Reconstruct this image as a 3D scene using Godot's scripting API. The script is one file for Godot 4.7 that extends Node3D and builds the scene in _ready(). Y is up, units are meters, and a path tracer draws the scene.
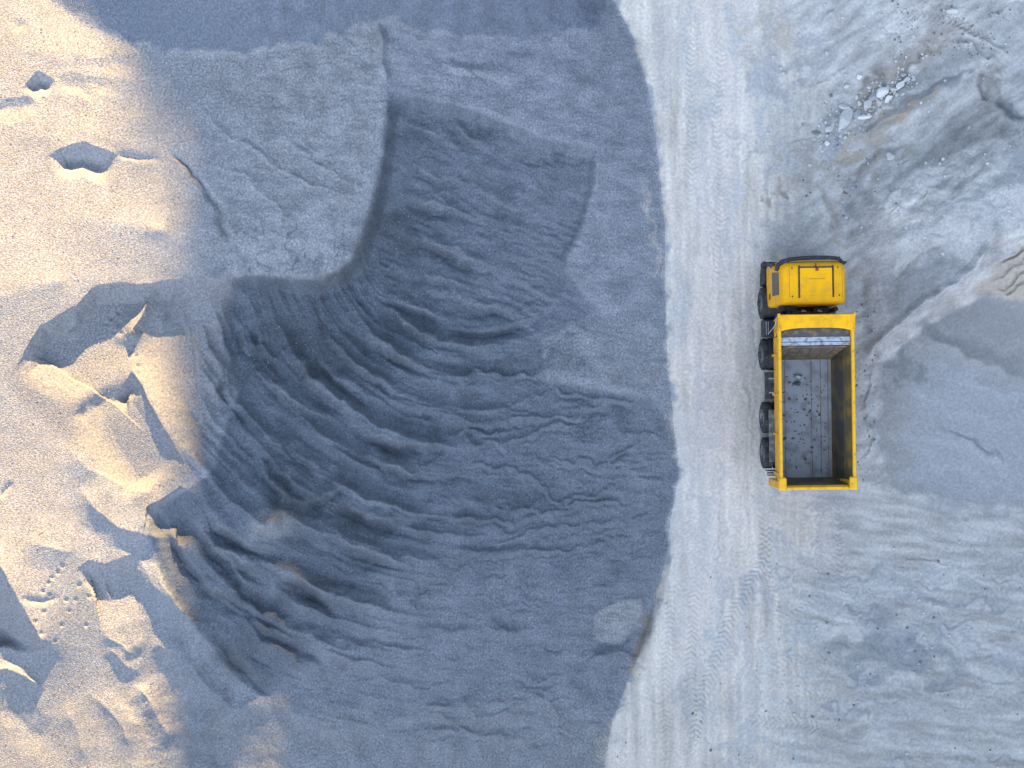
extends Node3D
# A gravel stockpile and a haul road seen straight down from 43 m, with one yellow tipper truck.
# Terrain is one continuous sheet worked out on a plan grid (heights in metres), cut into the zones road / stockpile / heap / silt / unseen hill.

const CAM_H := 43.0
const FOCAL := 1230.0          # pixels, for a frame 1024 x 768
const CU := 512.0
const CV := 384.0
const STEP := 1.0              # plan grid spacing inside the frame, in plan units of 3.5 cm
const U0 := -16.0
const V0 := -16.0
const NW := 1057
const NH := 801
const SUN_EL := 20.0
const SUN_AZ := 12.0           # degrees east of north (-z)

var hgt := PackedFloat32Array()
var cr := PackedFloat32Array()
var cg := PackedFloat32Array()
var cb := PackedFloat32Array()
var warp_u := PackedFloat32Array()
var warp_v := PackedFloat32Array()
var rng := RandomNumberGenerator.new()
var taken := {}
var mats := {}

# ------------------------------------------------------------------ naming
func numbered(called: String) -> String:
	var n: int = taken.get(called, -1) + 1
	taken[called] = n
	return called if n == 0 else "%s_%03d" % [called, n]

func tag(o: Node3D, label: String, category: String, group := "", kind := "") -> Node3D:
	if label: o.set_meta("label", label)
	if category: o.set_meta("category", category)
	if group: o.set_meta("group", group)
	if kind: o.set_meta("kind", kind)
	return o

func put(called: String, mesh: Mesh, m: Material, parent: Node3D = null) -> MeshInstance3D:
	var o := MeshInstance3D.new()
	o.mesh = mesh
	if m: o.material_override = m
	if parent == null:
		o.name = numbered(called)
		add_child(o)
	else:
		o.name = called
		parent.add_child(o, true)
	return o

# ------------------------------------------------------------------ camera, sky, sun
func setup_view() -> void:
	var cam := Camera3D.new()
	cam.name = "camera"
	cam.position = Vector3(0, CAM_H, 0)
	cam.rotation_degrees = Vector3(-90, 0, 0)
	cam.fov = rad_to_deg(2.0 * atan(CV / FOCAL))
	cam.far = 6000.0
	cam.near = 0.5
	add_child(cam)
	cam.make_current()
	var env := Environment.new()
	env.background_mode = Environment.BG_SKY
	env.tonemap_mode = Environment.TONE_MAPPER_LINEAR
	env.tonemap_exposure = 6.0
	env.sdfgi_enabled = true
	env.ssao_enabled = true
	env.ssil_enabled = true
	var sky := Sky.new()
	var pm := PanoramaSkyMaterial.new()
	pm.panorama = ImageTexture.create_from_image(clear_sky())
	pm.energy_multiplier = 1.0
	sky.sky_material = pm
	env.sky = sky
	var we := WorldEnvironment.new()
	we.name = "world_environment"
	we.environment = env
	add_child(we)
	var sun := DirectionalLight3D.new()
	sun.name = "sun"
	sun.light_color = Color(1.0, 0.83, 0.58)
	sun.light_energy = 1.6
	sun.light_angular_distance = 0.5
	sun.shadow_enabled = true
	sun.rotation_degrees = Vector3(-SUN_EL, 180.0 - SUN_AZ, 0)
	add_child(sun)

func sun_towards() -> Vector3:
	var e := deg_to_rad(SUN_EL)
	var a := deg_to_rad(SUN_AZ)
	return Vector3(sin(a) * cos(e), sin(e), -cos(a) * cos(e))

func clear_sky() -> Image:
	# CIE clear sky: bright round the sun and towards the horizon, deep blue away from it
	var w := 256
	var h := 128
	var im := Image.create(w, h, false, Image.FORMAT_RGBF)
	var s := sun_towards()
	for y in h:
		var th := (y + 0.5) / h * PI
		for x in w:
			var ph := ((x + 0.5) / w - 0.5) * TAU
			var d := Vector3(sin(th) * sin(ph), cos(th), -sin(th) * cos(ph))
			var up := maxf(d.y, 0.02)
			var chi := acos(clampf(d.dot(s), -1, 1))
			var lum := lerpf(0.55, 1.0 - exp(-0.32 / up), 0.35) * (0.91 + 10.0 * exp(-3.0 * chi) + 0.45 * pow(cos(chi), 2.0))
			lum *= 0.30
			var warm := exp(-2.2 * chi)
			var low := pow(1.0 - up, 4.0)
			var c := Color(0.70, 0.945, 1.36).lerp(Color(0.90, 0.99, 1.18), low * 0.7).lerp(Color(1.15, 1.02, 0.9), warm * 0.6)
			if d.y < 0.0:
				lum = 0.2
				c = Color(0.9, 0.95, 1.0)
			im.set_pixel(x, y, Color(c.r * lum, c.g * lum, c.b * lum))
	return im

# ------------------------------------------------------------------ terrain field
func fast_noise(seed_: int, freq: float, oct := 4, type := FastNoiseLite.TYPE_SIMPLEX_SMOOTH) -> FastNoiseLite:
	var n := FastNoiseLite.new()
	n.seed = seed_
	n.noise_type = type
	n.frequency = freq
	n.fractal_type = FastNoiseLite.FRACTAL_FBM
	n.fractal_octaves = oct
	return n

func base_lines() -> Array:
	# plan lines that hold the sheet: u, v, height, ...
	return [
		# toe and flank of the pile to the north
		[20,-16,4.3, 50,0,4.3, 80,22,4.35, 110,36,4.35, 150,50,4.35, 200,56,4.3, 250,54,4.15, 320,42,3.9, 380,18,3.5, 438,35,2.7, 516,39,1.7, 600,30,0.8],
		[60,-16,4.45, 100,-16,4.8, 150,-16,5.05, 200,-16,5.5, 250,-16,5.8, 380,-16,4.6, 480,-16,3.7, 560,-16,2.4, 605,-16,0.6],
		# sunlit top
		[-16,30,4.4, 60,60,4.5, 130,80,4.5], [-16,110,4.45, 70,110,4.45, 140,120,4.5], [-16,220,4.5, 90,220,4.55, 160,230,4.5],
		# lobe
		[210,278,4.15, 236,276,3.75, 260,274,3.55, 290,277,3.35, 318,277,3.15, 335,270,3.05, 350,258,2.95, 362,230,2.9, 372,200,2.9, 382,150,2.95, 385,110,3.0, 384,90,3.05, 381,60,3.25, 380,26,3.45],
		[236,286,3.3, 262,284,2.8, 290,291,2.3, 320,295,1.8, 348,284,1.45, 368,262,1.35, 381,225,1.5, 389,190,1.75, 395,150,2.1, 397,115,2.45, 399,102,2.6],
		[190,140,4.4, 230,160,4.05, 290,170,3.6, 340,190,3.2], [200,230,4.25, 260,235,3.85, 310,240,3.4],
		# second terrace
		[386,90,3.0, 420,96,2.6, 470,106,2.05, 500,117,1.75, 520,126,1.5, 545,137,1.25, 575,143,1.0, 598,146,0.85],
		[402,106,2.4, 420,110,2.05, 470,121,1.5, 500,132,1.2, 520,140,1.0, 545,150,0.75, 575,155,0.55, 590,160,0.45],
		[440,60,2.4, 520,70,1.6, 600,90,0.85],
		[598,146,0.85, 596,180,0.75, 590,200,0.65, 585,225,0.6, 570,255,0.5, 568,270,0.45, 585,290,0.4, 603,306,0.35],
		[588,162,0.42, 587,185,0.35, 581,205,0.3, 574,228,0.25, 560,256,0.2, 558,272,0.2, 576,298,0.15, 594,316,0.12],
		[552,332,0.42, 545,340,0.42, 543,360,0.4, 548,374,0.38, 590,381,0.3, 640,392,0.2],
		[538,342,0.15, 536,362,0.1, 545,384,0.05, 590,391,0.03, 640,401,0.0],
		# toe of the gravel along the road, then the road bank
		[605,-16,0.2, 612,0,0.15, 632,40,0.1, 645,90,0.05, 655,150,0.0, 662,220,0.0, 663,300,0.0, 665,360,-0.03, 672,430,-0.06, 677,470,-0.08, 668,520,-0.15, 664,555,-0.2, 655,590,-0.3, 648,620,-0.35, 638,650,-0.4, 630,680,-0.25, 612,720,0.05, 598,784,0.1],
		[640,-16,0.1, 648,40,0.12, 660,90,0.12, 667,150,0.12, 674,220,0.12, 674,300,0.1, 677,360,0.08, 683,430,0.06, 688,470,0.05, 681,520,0.08, 675,555,0.1, 665,590,0.12, 656,620,0.12, 649,650,0.12, 642,684,0.12, 634,720,0.12, 630,784,0.12],
		[720,-16,0.1, 720,200,0.1, 740,300,0.05, 730,500,0.05, 710,700,0.1, 740,784,0.1],
		[760,270,0.0, 760,500,0.0, 862,500,0.0, 862,280,0.0, 760,270,0.0],
		[810,300,0.0, 810,480,0.0],
		[900,590,0.12, 860,680,0.1, 860,784,0.15], [1040,560,0.3, 1040,690,0.35, 1040,784,0.3], [960,560,0.25, 960,640,0.25, 980,740,0.2],
		# upper right: loading ledge, heap and gully
		[780,-16,0.15,860,-16,0.40,950,-16,1.08,1040,-16,1.22],
		[800,60,0.15,830,40,0.30,900,30,0.50,980,40,1.08],
		[826,140,0.12,850,122,0.20,880,100,0.25,915,72,0.35,960,50,0.88],
		[840,160,0.12,870,140,0.50,910,115,0.94,950,92,1.01,985,75,1.01],
		[846,205,0.15,860,180,0.74,900,160,0.88,940,140,0.81,985,106,0.50],
		[848,235,0.15,850,215,0.30,880,195,1.22,930,165,1.62,985,140,1.89,1040,130,2.29],
		[860,260,0.35,900,240,1.49,950,215,2.29,1000,190,2.70,1040,180,2.97],
		[995,240,2.56,992,244,2.56,975,272,2.16,950,290,1.69,920,308,1.22,890,335,0.50,872,352,0.30],
		[985,205,2.63,993,225,2.63,995,240,2.56],
		[870,290,0.35,900,270,1.22,940,256,1.76,985,245,2.36],
		[880,362,0.00,900,345,0.10,930,322,0.30,960,305,0.50,985,295,0.81],
		[1000,300,0.94,1040,310,1.08], [1000,250,1.89,1040,232,2.29],
		[875,365,0.00,878,470,0.00], [930,350,0.15,1040,400,0.20,1040,470,0.20,930,470,0.05],
		# bowl
		[224,296,3.35, 219,330,3.3, 222,360,3.2, 228,385,3.05, 220,408,2.85],
		[240,300,2.75, 232,330,2.75, 236,360,2.65, 240,385,2.55],
		[300,330,1.75], [330,400,1.35], [280,420,1.95], [330,480,1.4], [400,400,0.85], [400,260,1.1], [450,200,1.0], [430,320,0.75],
		[480,300,0.5], [520,220,0.5], [560,320,0.2], [640,440,-0.02], [600,480,0.0], [560,560,0.0], [500,480,0.3], [450,560,0.55], [600,620,-0.15], [500,700,0.4], [350,740,1.1], [300,640,1.4], [400,650,0.8], [450,784,0.6], [560,740,0.15],
		# western ridges and the sunlit lower slope
		[135,372,4.1, 150,400,4.05, 180,455,3.75, 200,480,3.5, 222,505,3.3, 248,524,3.5, 262,526,3.85, 276,522,3.8], 
		[180,340,3.8, 200,380,3.5, 195,420,3.4],
		[100,400,4.0, 60,430,4.0, 60,500,3.85, 20,470,4.0], [150,520,3.5, 120,540,3.6], [80,560,3.6, 130,556,3.45],
		[225,560,2.75, 280,565,2.6], [250,620,2.1, 232,690,1.2, 215,740,0.85, 230,784,0.5], [100,610,3.2, 140,640,2.8, 90,680,2.7, 130,720,2.3, 120,784,1.9], [200,600,2.7],
		[-16,560,4.2, 0,575,4.05, 24,610,3.75, 40,640,3.55], [-16,600,3.4, 0,640,3.1, 14,660,3.0], [20,690,2.8, -16,680,3.0], [-16,784,2.4, 40,784,2.2],
		[-16,380,4.4, 10,400,4.2], [-16,300,4.6, 60,280,4.6],
	]

func solve_base() -> void:
	var lines := base_lines()
	var prev: Image = null
	for cell in [24.0, 12.0, 6.0, 3.0]:
		var w := int(ceil(NW * STEP / cell)) + 1
		var h := int(ceil(NH * STEP / cell)) + 1
		var f := PackedFloat32Array()
		f.resize(w * h)
		var fixed := PackedByteArray()
		fixed.resize(w * h)
		if prev:
			prev.resize(w, h, Image.INTERPOLATE_BILINEAR)
			f = prev.get_data().to_float32_array()
		else:
			f.fill(1.5)
		for l in lines:
			var n: int = l.size() / 3
			for i in n:
				var j := mini(i + 1, n - 1)
				var a := Vector3(l[i * 3], l[i * 3 + 1], l[i * 3 + 2])
				var b := Vector3(l[j * 3], l[j * 3 + 1], l[j * 3 + 2])
				var k := int(ceil(Vector2(a.x, a.y).distance_to(Vector2(b.x, b.y)) / cell * 1.5)) + 1
				for q in k:
					var p := a.lerp(b, float(q) / k)
					var x := clampi(int(round((p.x - U0) / cell)), 0, w - 1)
					var y := clampi(int(round((p.y - V0) / cell)), 0, h - 1)
					f[y * w + x] = p.z
					fixed[y * w + x] = 1
		var sweeps := 80 if cell > 10.0 else (50 if cell > 5.0 else 24)
		for s in sweeps:
			for y in h:
				var yu := (maxi(y - 1, 0)) * w
				var yd := (mini(y + 1, h - 1)) * w
				var yo := y * w
				for x in w:
					if fixed[yo + x] == 0:
						var l_ := f[yo + maxi(x - 1, 0)]
						var r_ := f[yo + mini(x + 1, w - 1)]
						var o := f[yo + x]
						f[yo + x] = o + 1.35 * ((l_ + r_ + f[yu + x] + f[yd + x]) * 0.25 - o)
		# one light smoothing pass so that point constraints do not stand out as spikes
		if cell < 4.0:
			for pass_ in 2:
				var g := f.duplicate()
				for y in range(1, h - 1):
					for x in range(1, w - 1):
						var i := y * w + x
						f[i] = g[i] * 0.4 + (g[i - 1] + g[i + 1] + g[i - w] + g[i + w]) * 0.15
		prev = Image.create_from_data(w, h, false, Image.FORMAT_RF, f.to_byte_array())
		if cell < 4.0:
			# the coarse grid spans a little more than the fine one: resize, then crop
			var fw := int(round(w * cell / STEP))
			var fh := int(round(h * cell / STEP))
			prev.resize(fw, fh, Image.INTERPOLATE_CUBIC)
			var off := int(cell / STEP * 0.5)
			prev = prev.get_region(Rect2i(off, off, NW, NH))
	hgt = prev.get_data().to_float32_array()

func ix(u: float) -> int: return clampi(int(round((u - U0) / STEP)), 0, NW - 1)
func iy(v: float) -> int: return clampi(int(round((v - V0) / STEP)), 0, NH - 1)

# walk the grid points near a plan line; returns for each: index, signed distance (right of travel positive), share of the length
func near_line(pts: Array, reach: float, wob := 1.0) -> Array:
	var n: int = pts.size() / 2
	var lo := Vector2(1e9, 1e9)
	var hi := Vector2(-1e9, -1e9)
	var p: Array[Vector2] = []
	var total := 0.0
	var acc := [0.0]
	for i in n:
		var q := Vector2(pts[i * 2], pts[i * 2 + 1])
		p.append(q)
		lo = lo.min(q)
		hi = hi.max(q)
		if i > 0:
			total += q.distance_to(p[i - 1])
			acc.append(total)
	var best := {}
	for i in n - 1:
		var a := p[i]
		var b := p[i + 1]
		var ab := b - a
		var len2 := maxf(ab.length_squared(), 1e-6)
		var lng := sqrt(len2)
		var x0 := ix(minf(a.x, b.x) - reach - 4)
		var x1 := ix(maxf(a.x, b.x) + reach + 4)
		var y0 := iy(minf(a.y, b.y) - reach - 4)
		var y1 := iy(maxf(a.y, b.y) + reach + 4)
		for y in range(y0, y1 + 1):
			for x in range(x0, x1 + 1):
				var k := y * NW + x
				var pu := U0 + x * STEP + warp_u[k] * wob - a.x
				var pv := V0 + y * STEP + warp_v[k] * wob - a.y
				var t := clampf((pu * ab.x + pv * ab.y) / len2, 0.0, 1.0)
				var du := pu - ab.x * t
				var dv := pv - ab.y * t
				var d := sqrt(du * du + dv * dv)
				if d < reach:
					var o = best.get(k)
					var cross := (ab.x * pv - ab.y * pu) / lng
					if o == null or absf(o.x) > d + 0.002 or (absf(o.x) > d - 0.002 and absf(cross) > o.z):
						best[k] = Vector3(d if cross > 0.0 else -d, (acc[i] + t * lng) / maxf(total, 1e-3), absf(cross))
	var out := []
	out.append(best)
	return out

func fade(t: float, ends: float) -> float:
	return smoothstep(0.0, ends, t) * smoothstep(0.0, ends, 1.0 - t) if ends > 0.0 else 1.0

# a ridge (d > 0) or furrow (d < 0): crest along the line, wl / wr its reach left and right of travel
func ridge(pts: Array, d: float, wl: float, wr: float, ends := 0.25, wob := 1.0, sharp := 2.0) -> void:
	var best: Dictionary = near_line(pts, maxf(wl, wr), wob)[0]
	for k in best:
		var o: Vector3 = best[k]
		var s := 1.0 + o.x / wl if o.x < 0.0 else 1.0 - o.x / wr
		if s > 0.0:
			hgt[k] += d * pow(s, sharp) * fade(o.y, ends)

# a cut: the ground right of travel drops by d within `run`, then comes back over `reach`
func cut(pts: Array, d: float, run: float, reach: float, ends := 0.2, wob := 1.0, lip := 0.0) -> void:
	var best: Dictionary = near_line(pts, reach, wob)[0]
	for k in best:
		var o: Vector3 = best[k]
		var f := fade(o.y, ends)
		if o.x > 0.0:
			var e := minf(o.x / run, 1.0)
			var back := clampf((o.x - run) / maxf(reach - run, 0.1), 0.0, 1.0)
			hgt[k] -= d * e * (1.0 - back * back * (3.0 - 2.0 * back)) * f
		elif lip > 0.0:
			var s := 1.0 + o.x / (reach * 0.6)
			if s > 0.0: hgt[k] += lip * s * s * f

func paint_line(pts: Array, w: float, c: Color, strength: float, ends := 0.2, wob := 1.0) -> void:
	var best: Dictionary = near_line(pts, w, wob)[0]
	for k in best:
		var o: Vector3 = best[k]
		var s := 1.0 - absf(o.x) / w
		s = s * s * (3.0 - 2.0 * s) * strength * fade(o.y, ends)
		cr[k] += (c.r - cr[k]) * s
		cg[k] += (c.g - cg[k]) * s
		cb[k] += (c.b - cb[k]) * s

func paint_patch(u: float, v: float, ru: float, rv: float, ang: float, c: Color, strength: float, ragged := 1.0, inner := 0.35) -> void:
	var ca := cos(deg_to_rad(ang))
	var sa := sin(deg_to_rad(ang))
	var r := maxf(ru, rv) * 1.3
	for y in range(iy(v - r), iy(v + r) + 1):
		for x in range(ix(u - r), ix(u + r) + 1):
			var k := y * NW + x
			var pu := U0 + x * STEP + warp_u[k] * 2.5 * ragged - u
			var pv := V0 + y * STEP + warp_v[k] * 2.5 * ragged - v
			var a := (pu * ca + pv * sa) / ru
			var b := (pv * ca - pu * sa) / rv
			var d := sqrt(a * a + b * b)
			if d < 1.0:
				var s := 1.0 - smoothstep(inner, 1.0, d)
				s *= strength
				cr[k] += (c.r - cr[k]) * s
				cg[k] += (c.g - cg[k]) * s
				cb[k] += (c.b - cb[k]) * s

func fill_area(poly: Array, c: Color, strength: float, soft: float, wob := 1.5) -> void:
	var pg := PackedVector2Array()
	var lo := Vector2(1e9, 1e9)
	var hi := Vector2(-1e9, -1e9)
	for i in poly.size() / 2:
		var q := Vector2(poly[i * 2], poly[i * 2 + 1])
		pg.append(q)
		lo = lo.min(q)
		hi = hi.max(q)
	var n := pg.size()
	for y in range(iy(lo.y - soft), iy(hi.y + soft) + 1):
		for x in range(ix(lo.x - soft), ix(hi.x + soft) + 1):
			var k := y * NW + x
			var q := Vector2(U0 + x * STEP + warp_u[k] * wob, V0 + y * STEP + warp_v[k] * wob)
			var inside := false
			var d2 := 1e9
			var j := n - 1
			for i in n:
				var a := pg[i]
				var b := pg[j]
				if (a.y > q.y) != (b.y > q.y) and q.x < (b.x - a.x) * (q.y - a.y) / (b.y - a.y) + a.x:
					inside = not inside
				var ab := b - a
				var t := clampf((q - a).dot(ab) / ab.length_squared(), 0.0, 1.0)
				d2 = minf(d2, (a + ab * t).distance_squared_to(q))
				j = i
			var d := sqrt(d2)
			var s := clampf(0.5 + (d if inside else -d) / (2.0 * soft), 0.0, 1.0)
			if s > 0.0:
				s = s * s * (3.0 - 2.0 * s) * strength
				cr[k] += (c.r - cr[k]) * s
				cg[k] += (c.g - cg[k]) * s
				cb[k] += (c.b - cb[k]) * s

const EDGE := [-40.0,600.0, 0.0,614.0, 40.0,634.0, 90.0,648.0, 150.0,657.0, 220.0,664.0, 300.0,665.0, 360.0,667.0, 430.0,674.0, 470.0,679.0, 520.0,670.0, 555.0,666.0, 590.0,657.0, 620.0,650.0, 650.0,640.0, 680.0,628.0, 720.0,612.0, 790.0,600.0]
func road_edge(v: float) -> float:
	for i in range(0, EDGE.size() - 2, 2):
		if v < EDGE[i + 2]:
			return lerpf(EDGE[i + 1], EDGE[i + 3], clampf((v - EDGE[i]) / (EDGE[i + 2] - EDGE[i]), 0.0, 1.0))
	return EDGE[EDGE.size() - 1]

const GRAVEL_DRY := Color(0.318, 0.325, 0.34)
const GRAVEL_DAMP_SHADE := Color(0.132, 0.158, 0.195)  # moist dug gravel with its shade mixed into the colour
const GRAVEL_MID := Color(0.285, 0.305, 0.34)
const ROAD := Color(0.63, 0.565, 0.485)
const HARD := Color(0.435, 0.415, 0.39)
const BROWN := Color(0.25, 0.215, 0.17)

var bowl_mask := PackedFloat32Array()
func ground_tints() -> void:
	# real differences of material: dry gravel, limestone dust on the road
	var big := fast_noise(11, 0.012, 4)
	var mid := fast_noise(12, 0.05, 4)
	var lane := fast_noise(13, 0.02, 4)
	cr.resize(NW * NH)
	cg.resize(NW * NH)
	cb.resize(NW * NH)
	for y in NH:
		var v := V0 + y * STEP
		var e := road_edge(v)
		for x in NW:
			var k := y * NW + x
			var u := U0 + x * STEP
			var s := smoothstep(-6.0, 7.0, u + warp_u[k] * 1.6 + 9.0 * mid.get_noise_2d(u * 2.0, v * 1.2) - e)
			var c := GRAVEL_DRY
			var n1 := big.get_noise_2d(u, v)
			var n2 := mid.get_noise_2d(u, v)
			var g := 1.0 + 0.10 * n1 + 0.12 * n2
			if u > 720.0:
				# the hard ground is smeared along the way machines turned on it
				var n3 := mid.get_noise_2d((u + v * 0.15) * 0.28, (v - u * 0.12) * 1.5) if v > 470.0 else mid.get_noise_2d((u * 0.82 - v * 0.57) * 0.45, (v * 0.82 + u * 0.57) * 1.4)
				n2 = lerpf(n2, n3 * 1.5, smoothstep(720.0, 800.0, u))
			if s > 0.0:
				# streaks along the driving direction
				var st := lane.get_noise_2d(u * 5.0, v * 0.35)
				var dist := smoothstep(740.0, 850.0, u + n1 * 60.0)
				var r := ROAD.lerp(HARD, dist)
				r = r * (1.0 + 0.30 * st * (1.0 - dist) + 0.30 * n2 * dist + 0.2 * n1)
				c = (c * g).lerp(r, s)
				cr[k] = c.r
				cg[k] = c.g
				cb[k] = c.b
			else:
				cr[k] = c.r * g
				cg[k] = c.g * g
				cb[k] = c.b * g

func cut_damp_and_shade() -> void:
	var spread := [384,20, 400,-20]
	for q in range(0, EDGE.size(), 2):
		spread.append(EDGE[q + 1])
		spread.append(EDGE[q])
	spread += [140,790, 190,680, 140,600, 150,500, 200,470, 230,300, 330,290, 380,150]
	fill_area(spread, GRAVEL_MID, 0.95, 4.0, 1.0)  # gravel toned down over the shaded part of the stockpile
	bowl_mask = cr.duplicate()
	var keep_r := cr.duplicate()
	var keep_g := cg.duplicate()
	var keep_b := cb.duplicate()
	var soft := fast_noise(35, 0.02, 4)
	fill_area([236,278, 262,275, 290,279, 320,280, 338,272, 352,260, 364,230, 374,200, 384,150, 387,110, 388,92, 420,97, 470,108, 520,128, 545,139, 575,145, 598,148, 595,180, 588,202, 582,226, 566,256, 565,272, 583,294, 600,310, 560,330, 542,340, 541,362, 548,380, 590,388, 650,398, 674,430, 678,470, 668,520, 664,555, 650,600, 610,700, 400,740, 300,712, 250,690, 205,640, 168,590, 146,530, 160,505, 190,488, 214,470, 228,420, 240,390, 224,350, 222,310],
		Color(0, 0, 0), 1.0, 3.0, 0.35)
	# the outline of the dug bowl is kept as a mask, then filled with a dark tint: moist dug gravel with shade painted in
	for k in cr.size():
		bowl_mask[k] = 1.0 - cr[k] / maxf(bowl_mask[k], 1e-4)
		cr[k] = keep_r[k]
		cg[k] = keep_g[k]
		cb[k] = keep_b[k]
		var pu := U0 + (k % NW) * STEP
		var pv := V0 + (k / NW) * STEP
		# the painted moisture and shade fade towards the road and towards the bottom of the frame
		var paler := smoothstep(0.0, 170.0, pv - lerpf(610.0, 480.0, smoothstep(260.0, 420.0, pu)) + 60.0 * soft.get_noise_2d(pu * 0.7, pv * 0.7)) * 0.75
		paler = maxf(paler, smoothstep(0.0, 260.0, pu - 400.0 + 70.0 * soft.get_noise_2d(pv, pu)) * 0.42)
		var s := bowl_mask[k] * 0.88 * (1.0 - paler)
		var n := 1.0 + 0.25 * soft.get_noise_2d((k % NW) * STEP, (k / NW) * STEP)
		cr[k] += (GRAVEL_DAMP_SHADE.r * n - cr[k]) * s
		cg[k] += (GRAVEL_DAMP_SHADE.g * n - cg[k]) * s
		cb[k] += (GRAVEL_DAMP_SHADE.b * n - cb[k]) * s
	fill_area([40,-20, 60,2, 150,48, 250,52, 320,42, 380,16, 438,33, 516,37, 600,26, 605,-20], GRAVEL_DAMP_SHADE * 1.25, 0.95, 3.0)  # shaded flank of the north pile painted dark

var strokes := []
func build_relief() -> void:
	# ---- sunlit side: scarps, slumped folds and hollows
	cut([10,380, 25,350, 42,325, 75,306, 90,290, 110,284, 150,285, 185,279, 215,277], 0.522, 18.2, 150.0, 0.2, 0.5, 0.04)
	ridge([160,290, 148,304, 134,326, 124,350], 0.42, 24, 22, 0.3, 0.5)
	ridge([77,308, 74,325, 70,342], 0.156, 11.7, 12.8, 0.3, 0.6)
	ridge([176,282, 168,305, 158,335], 0.195, 11.7, 14.4, 0.3, 0.6)
	cut([44,160, 60,149, 84,142, 106,151, 124,161], 0.32, 17, 34, 0.25, 0.3, 0.05)
	ridge([112,157, 135,158, 165,160], -0.08, 10, 5, 0.3, 0.5)
	ridge([10,146, 40,136, 80,132, 120,140, 160,150], 0.078, 52.0, 48.0, 0.3, 0.5, 1.4)
	cut([21,90, 30,79, 37,71, 44,73, 58,82], 0.26, 10, 22, 0.2, 0.3)
	cut([40,56, 70,55, 110,57, 150,52], 0.058, 10.2, 30.0, 0.35, 1.0)
	cut([50,72, 75,72, 100,75, 125,80], 0.065, 8.5, 22.5, 0.35, 0.8)
	cut([58,79, 80,81, 92,85, 104,90], 0.072, 8.5, 17.5, 0.35, 0.8)
	cut([-16,102, 10,98, 24,95, 44,98], 0.086, 10.2, 27.5, 0.3, 0.8)
	cut([4,24, 16,16, 30,15], 0.050, 10.2, 20.0, 0.35, 0.6)
	# spurs: shade lies under each, lit on the far flank
	cut([110,402, 120,389, 132,372, 138,384, 142,398], 0.30, 12, 26, 0.2, 0.3)
	cut([130,368, 141,386, 158,420, 188,468], 0.26, 46, 84, 0.15, 0.3, 0.10)
	ridge([122,380, 138,412, 160,440, 178,466], -0.094, 26.0, 35.2, 0.2, 0.6, 1.5)
	cut([72,418, 80,404, 92,415], 0.144, 13.6, 25.0, 0.25, 0.4)
	ridge([60,440, 90,470, 130,490, 170,500], 0.125, 39.0, 38.4, 0.25, 0.6, 1.6)
	cut([144,536, 147,508, 160,501, 180,486, 200,500, 212,540], 0.360, 23.8, 70.0, 0.12, 0.4, 0.08)
	ridge([78,486, 94,508, 116,526, 146,536, 168,540], 0.203, 52.0, 20.8, 0.22, 0.5, 1.5)
	ridge([20,540, 50,548, 80,552], 0.109, 39.0, 25.6, 0.3, 0.5, 1.5)
	cut([74,570, 88,562, 106,564, 126,557, 140,554], 0.26, 20, 70, 0.22, 0.4, 0.05)
	ridge([100,566, 104,585, 112,604], 0.12, 9, 9, 0.3, 0.4)
	ridge([136,554, 150,580, 172,604, 198,622, 226,634, 262,652], 0.16, 33.8, 22.4, 0.18, 0.5, 1.5)
	ridge([96,630, 112,640, 126,650, 142,658], 0.101, 18.2, 11.2, 0.35, 0.6, 1.5)
	ridge([100,645, 116,655, 130,666, 144,676], 0.101, 13.0, 11.2, 0.35, 0.6, 1.5)
	ridge([150,640, 168,650, 190,648], 0.109, 23.4, 19.2, 0.3, 0.6, 1.5)
	ridge([132,682, 148,700, 160,722, 172,750], 0.172, 28.6, 17.6, 0.25, 0.6, 1.5)
	ridge([86,690, 106,708, 124,730, 132,760], 0.094, 23.4, 16.0, 0.3, 0.6, 1.5)
	ridge([60,700, 76,730, 90,768], 0.109, 33.8, 25.6, 0.3, 0.6, 1.5)
	cut([-16,552, 0,568, 22,606, 40,640, 36,656], 0.50, 30.0, 80.0, 0.08, 0.4, 0.06)
	ridge([-16,672, 6,668, 26,676, 44,690], 0.156, 13.0, 25.6, 0.2, 0.5)
	cut([-16,694, 10,686, 30,698, 44,714, 62,716], 0.115, 20.4, 50.0, 0.25, 0.6)
	ridge([18,597, 30,600, 44,603, 62,595], -0.078, 7.8, 6.4, 0.3, 0.5)
	ridge([0,500, 6,490, 14,484], -0.078, 7.8, 6.4, 0.3, 0.5)
	# footprints
	for p in [[112,316],[118,312],[107,324],[119,324],[125,330],[121,334],[130,340],[116,333],[134,346],[136,355],[138,366],[137,374],[110,318],[134,352],[128,337],[48,582],[53,578],[44,592],[40,600],[43,612],[58,573],[62,566],[66,600],[76,600],[80,586],[86,626],[62,626],[50,596],[36,622],[40,634],[55,640],[90,596],[70,612]]:
		dent(p[0] + rng.randf_range(-1, 1), p[1] + rng.randf_range(-1, 1), rng.randf_range(1.5, 2.3), -0.05)
	# ---- lobe: run-off lines
	ridge([185,95, 230,135, 300,180, 366,200], 0.05, 5, 5, 0.3)
	ridge([165,146, 190,172, 214,205, 232,250], -0.16, 9, 5, 0.2)
	ridge([200,160, 250,180, 300,230], 0.05, 8, 6, 0.3)
	ridge([270,130, 320,165, 372,196], 0.05, 6, 6, 0.3)
	ridge([380,20, 383,55, 388,88], 0.22, 8, 10, 0.2, 0.6)
	cut([516,88, 500,80, 470,76, 434,69], -0.12, 6, 16, 0.25)
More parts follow.
